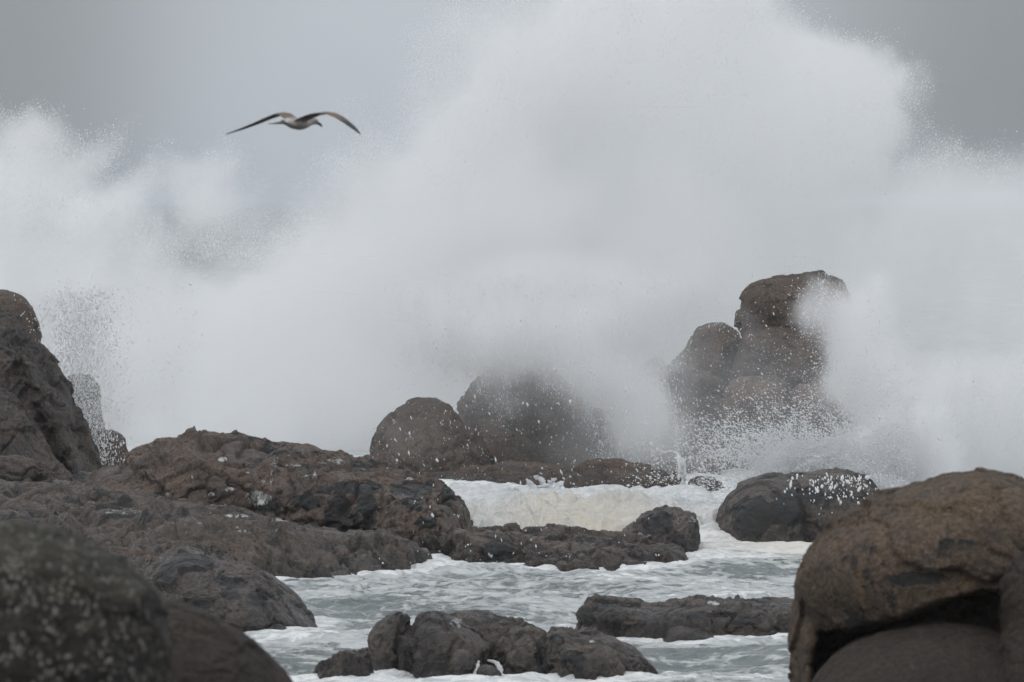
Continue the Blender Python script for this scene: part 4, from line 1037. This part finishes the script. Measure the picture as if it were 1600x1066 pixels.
cn = wn('ShaderNodeTexNoise'); cn.inputs['Scale'].default_value = 9; cn.inputs['Detail'].default_value = 4
t.links.new(tc.outputs['Generated'], cn.inputs['Vector'])
mr = wn('ShaderNodeMapRange'); mr.inputs[1].default_value = .3; mr.inputs[2].default_value = .7; mr.inputs[3].default_value = .93; mr.inputs[4].default_value = 1.07
t.links.new(cn.outputs[0], mr.inputs[0])
# lens vignetting put into the sky colour: darker left and right, brightest in between
vig = wn('ShaderNodeFloatCurve'); c_ = vig.mapping.curves[0]
mrx = wn('ShaderNodeMapRange'); mrx.inputs[1].default_value = -.2; mrx.inputs[2].default_value = .2; t.links.new(sp.outputs[0], mrx.inputs[0])
vig.mapping.extend = 'HORIZONTAL'
c_.points[0].location = (0, .42); c_.points[1].location = (1, .5)
for x_, y_ in ((.27, .45), (.42, 1.0), (.55, 1.0), (.72, .45)): c_.points.new(x_, y_)
vig.mapping.update(); t.links.new(mrx.outputs[0], vig.inputs['Value'])
mz = wn('ShaderNodeMapRange'); mz.inputs[1].default_value = .0; mz.inputs[2].default_value = .3; mz.inputs[3].default_value = 1; mz.inputs[4].default_value = 0; t.links.new(sp.outputs[2], mz.inputs[0])
m1 = wn('ShaderNodeMix', data_type='FLOAT'); t.links.new(mz.outputs[0], m1.inputs[0]); m1.inputs[2].default_value = 1; t.links.new(vig.outputs[0], m1.inputs[3])
m2 = wn('ShaderNodeMath', operation='MULTIPLY'); t.links.new(m1.outputs[0], m2.inputs[0]); t.links.new(mr.outputs[0], m2.inputs[1])
vm = wn('ShaderNodeVectorMath', operation='SCALE'); t.links.new(ramp.outputs[0], vm.inputs[0]); t.links.new(m2.outputs[0], vm.inputs['Scale'])
mx = wn('ShaderNodeMix', data_type='RGBA'); mx.inputs[0].default_value = .88
t.links.new(hs.outputs[0], mx.inputs[6]); t.links.new(vm.outputs[0], mx.inputs[7])
t.links.new(mx.outputs[2], bg.inputs[0]); bg.inputs[1].default_value = .12
sl = bpy.data.lights.new('sun', 'SUN'); sl.energy = .8; sl.angle = math.radians(22); sl.color = (1, .98, .96)
so = bpy.data.objects.new('sun', sl); C.objects.link(so)
dv = Vector((math.sin(SUN_AZ) * math.cos(SUN_EL), math.cos(SUN_AZ) * math.cos(SUN_EL), math.sin(SUN_EL)))
so.rotation_euler = dv.to_track_quat('Z', 'Y').to_euler(); so.location = (0, 0, 60)

cam = bpy.data.cameras.new('camera'); co = bpy.data.objects.new('camera', cam); C.objects.link(co)
co.location = (0, 0, CH); co.rotation_euler = (math.pi / 2, 0, 0)
cam.lens = 200; cam.sensor_width = 36; cam.shift_y = -(533 - HZ) / 1600; cam.clip_end = 30000; cam.clip_start = .5
cam.dof.use_dof = True; cam.dof.focus_distance = 102; cam.dof.aperture_fstop = 5.0
sc.camera = co
sc.view_settings.view_transform = 'Standard'; sc.view_settings.look = 'None'; sc.view_settings.gamma = 1; sc.view_settings.exposure = 0
sc.cycles.volume_bounces = 11; sc.cycles.max_bounces = 12; sc.cycles.diffuse_bounces = 4; sc.cycles.volume_step_rate = 2
sc.cycles.use_adaptive_sampling = True; sc.cycles.adaptive_threshold = .035
sc.cycles.use_denoising = True
print('SCRIPT', time.time() - T0)
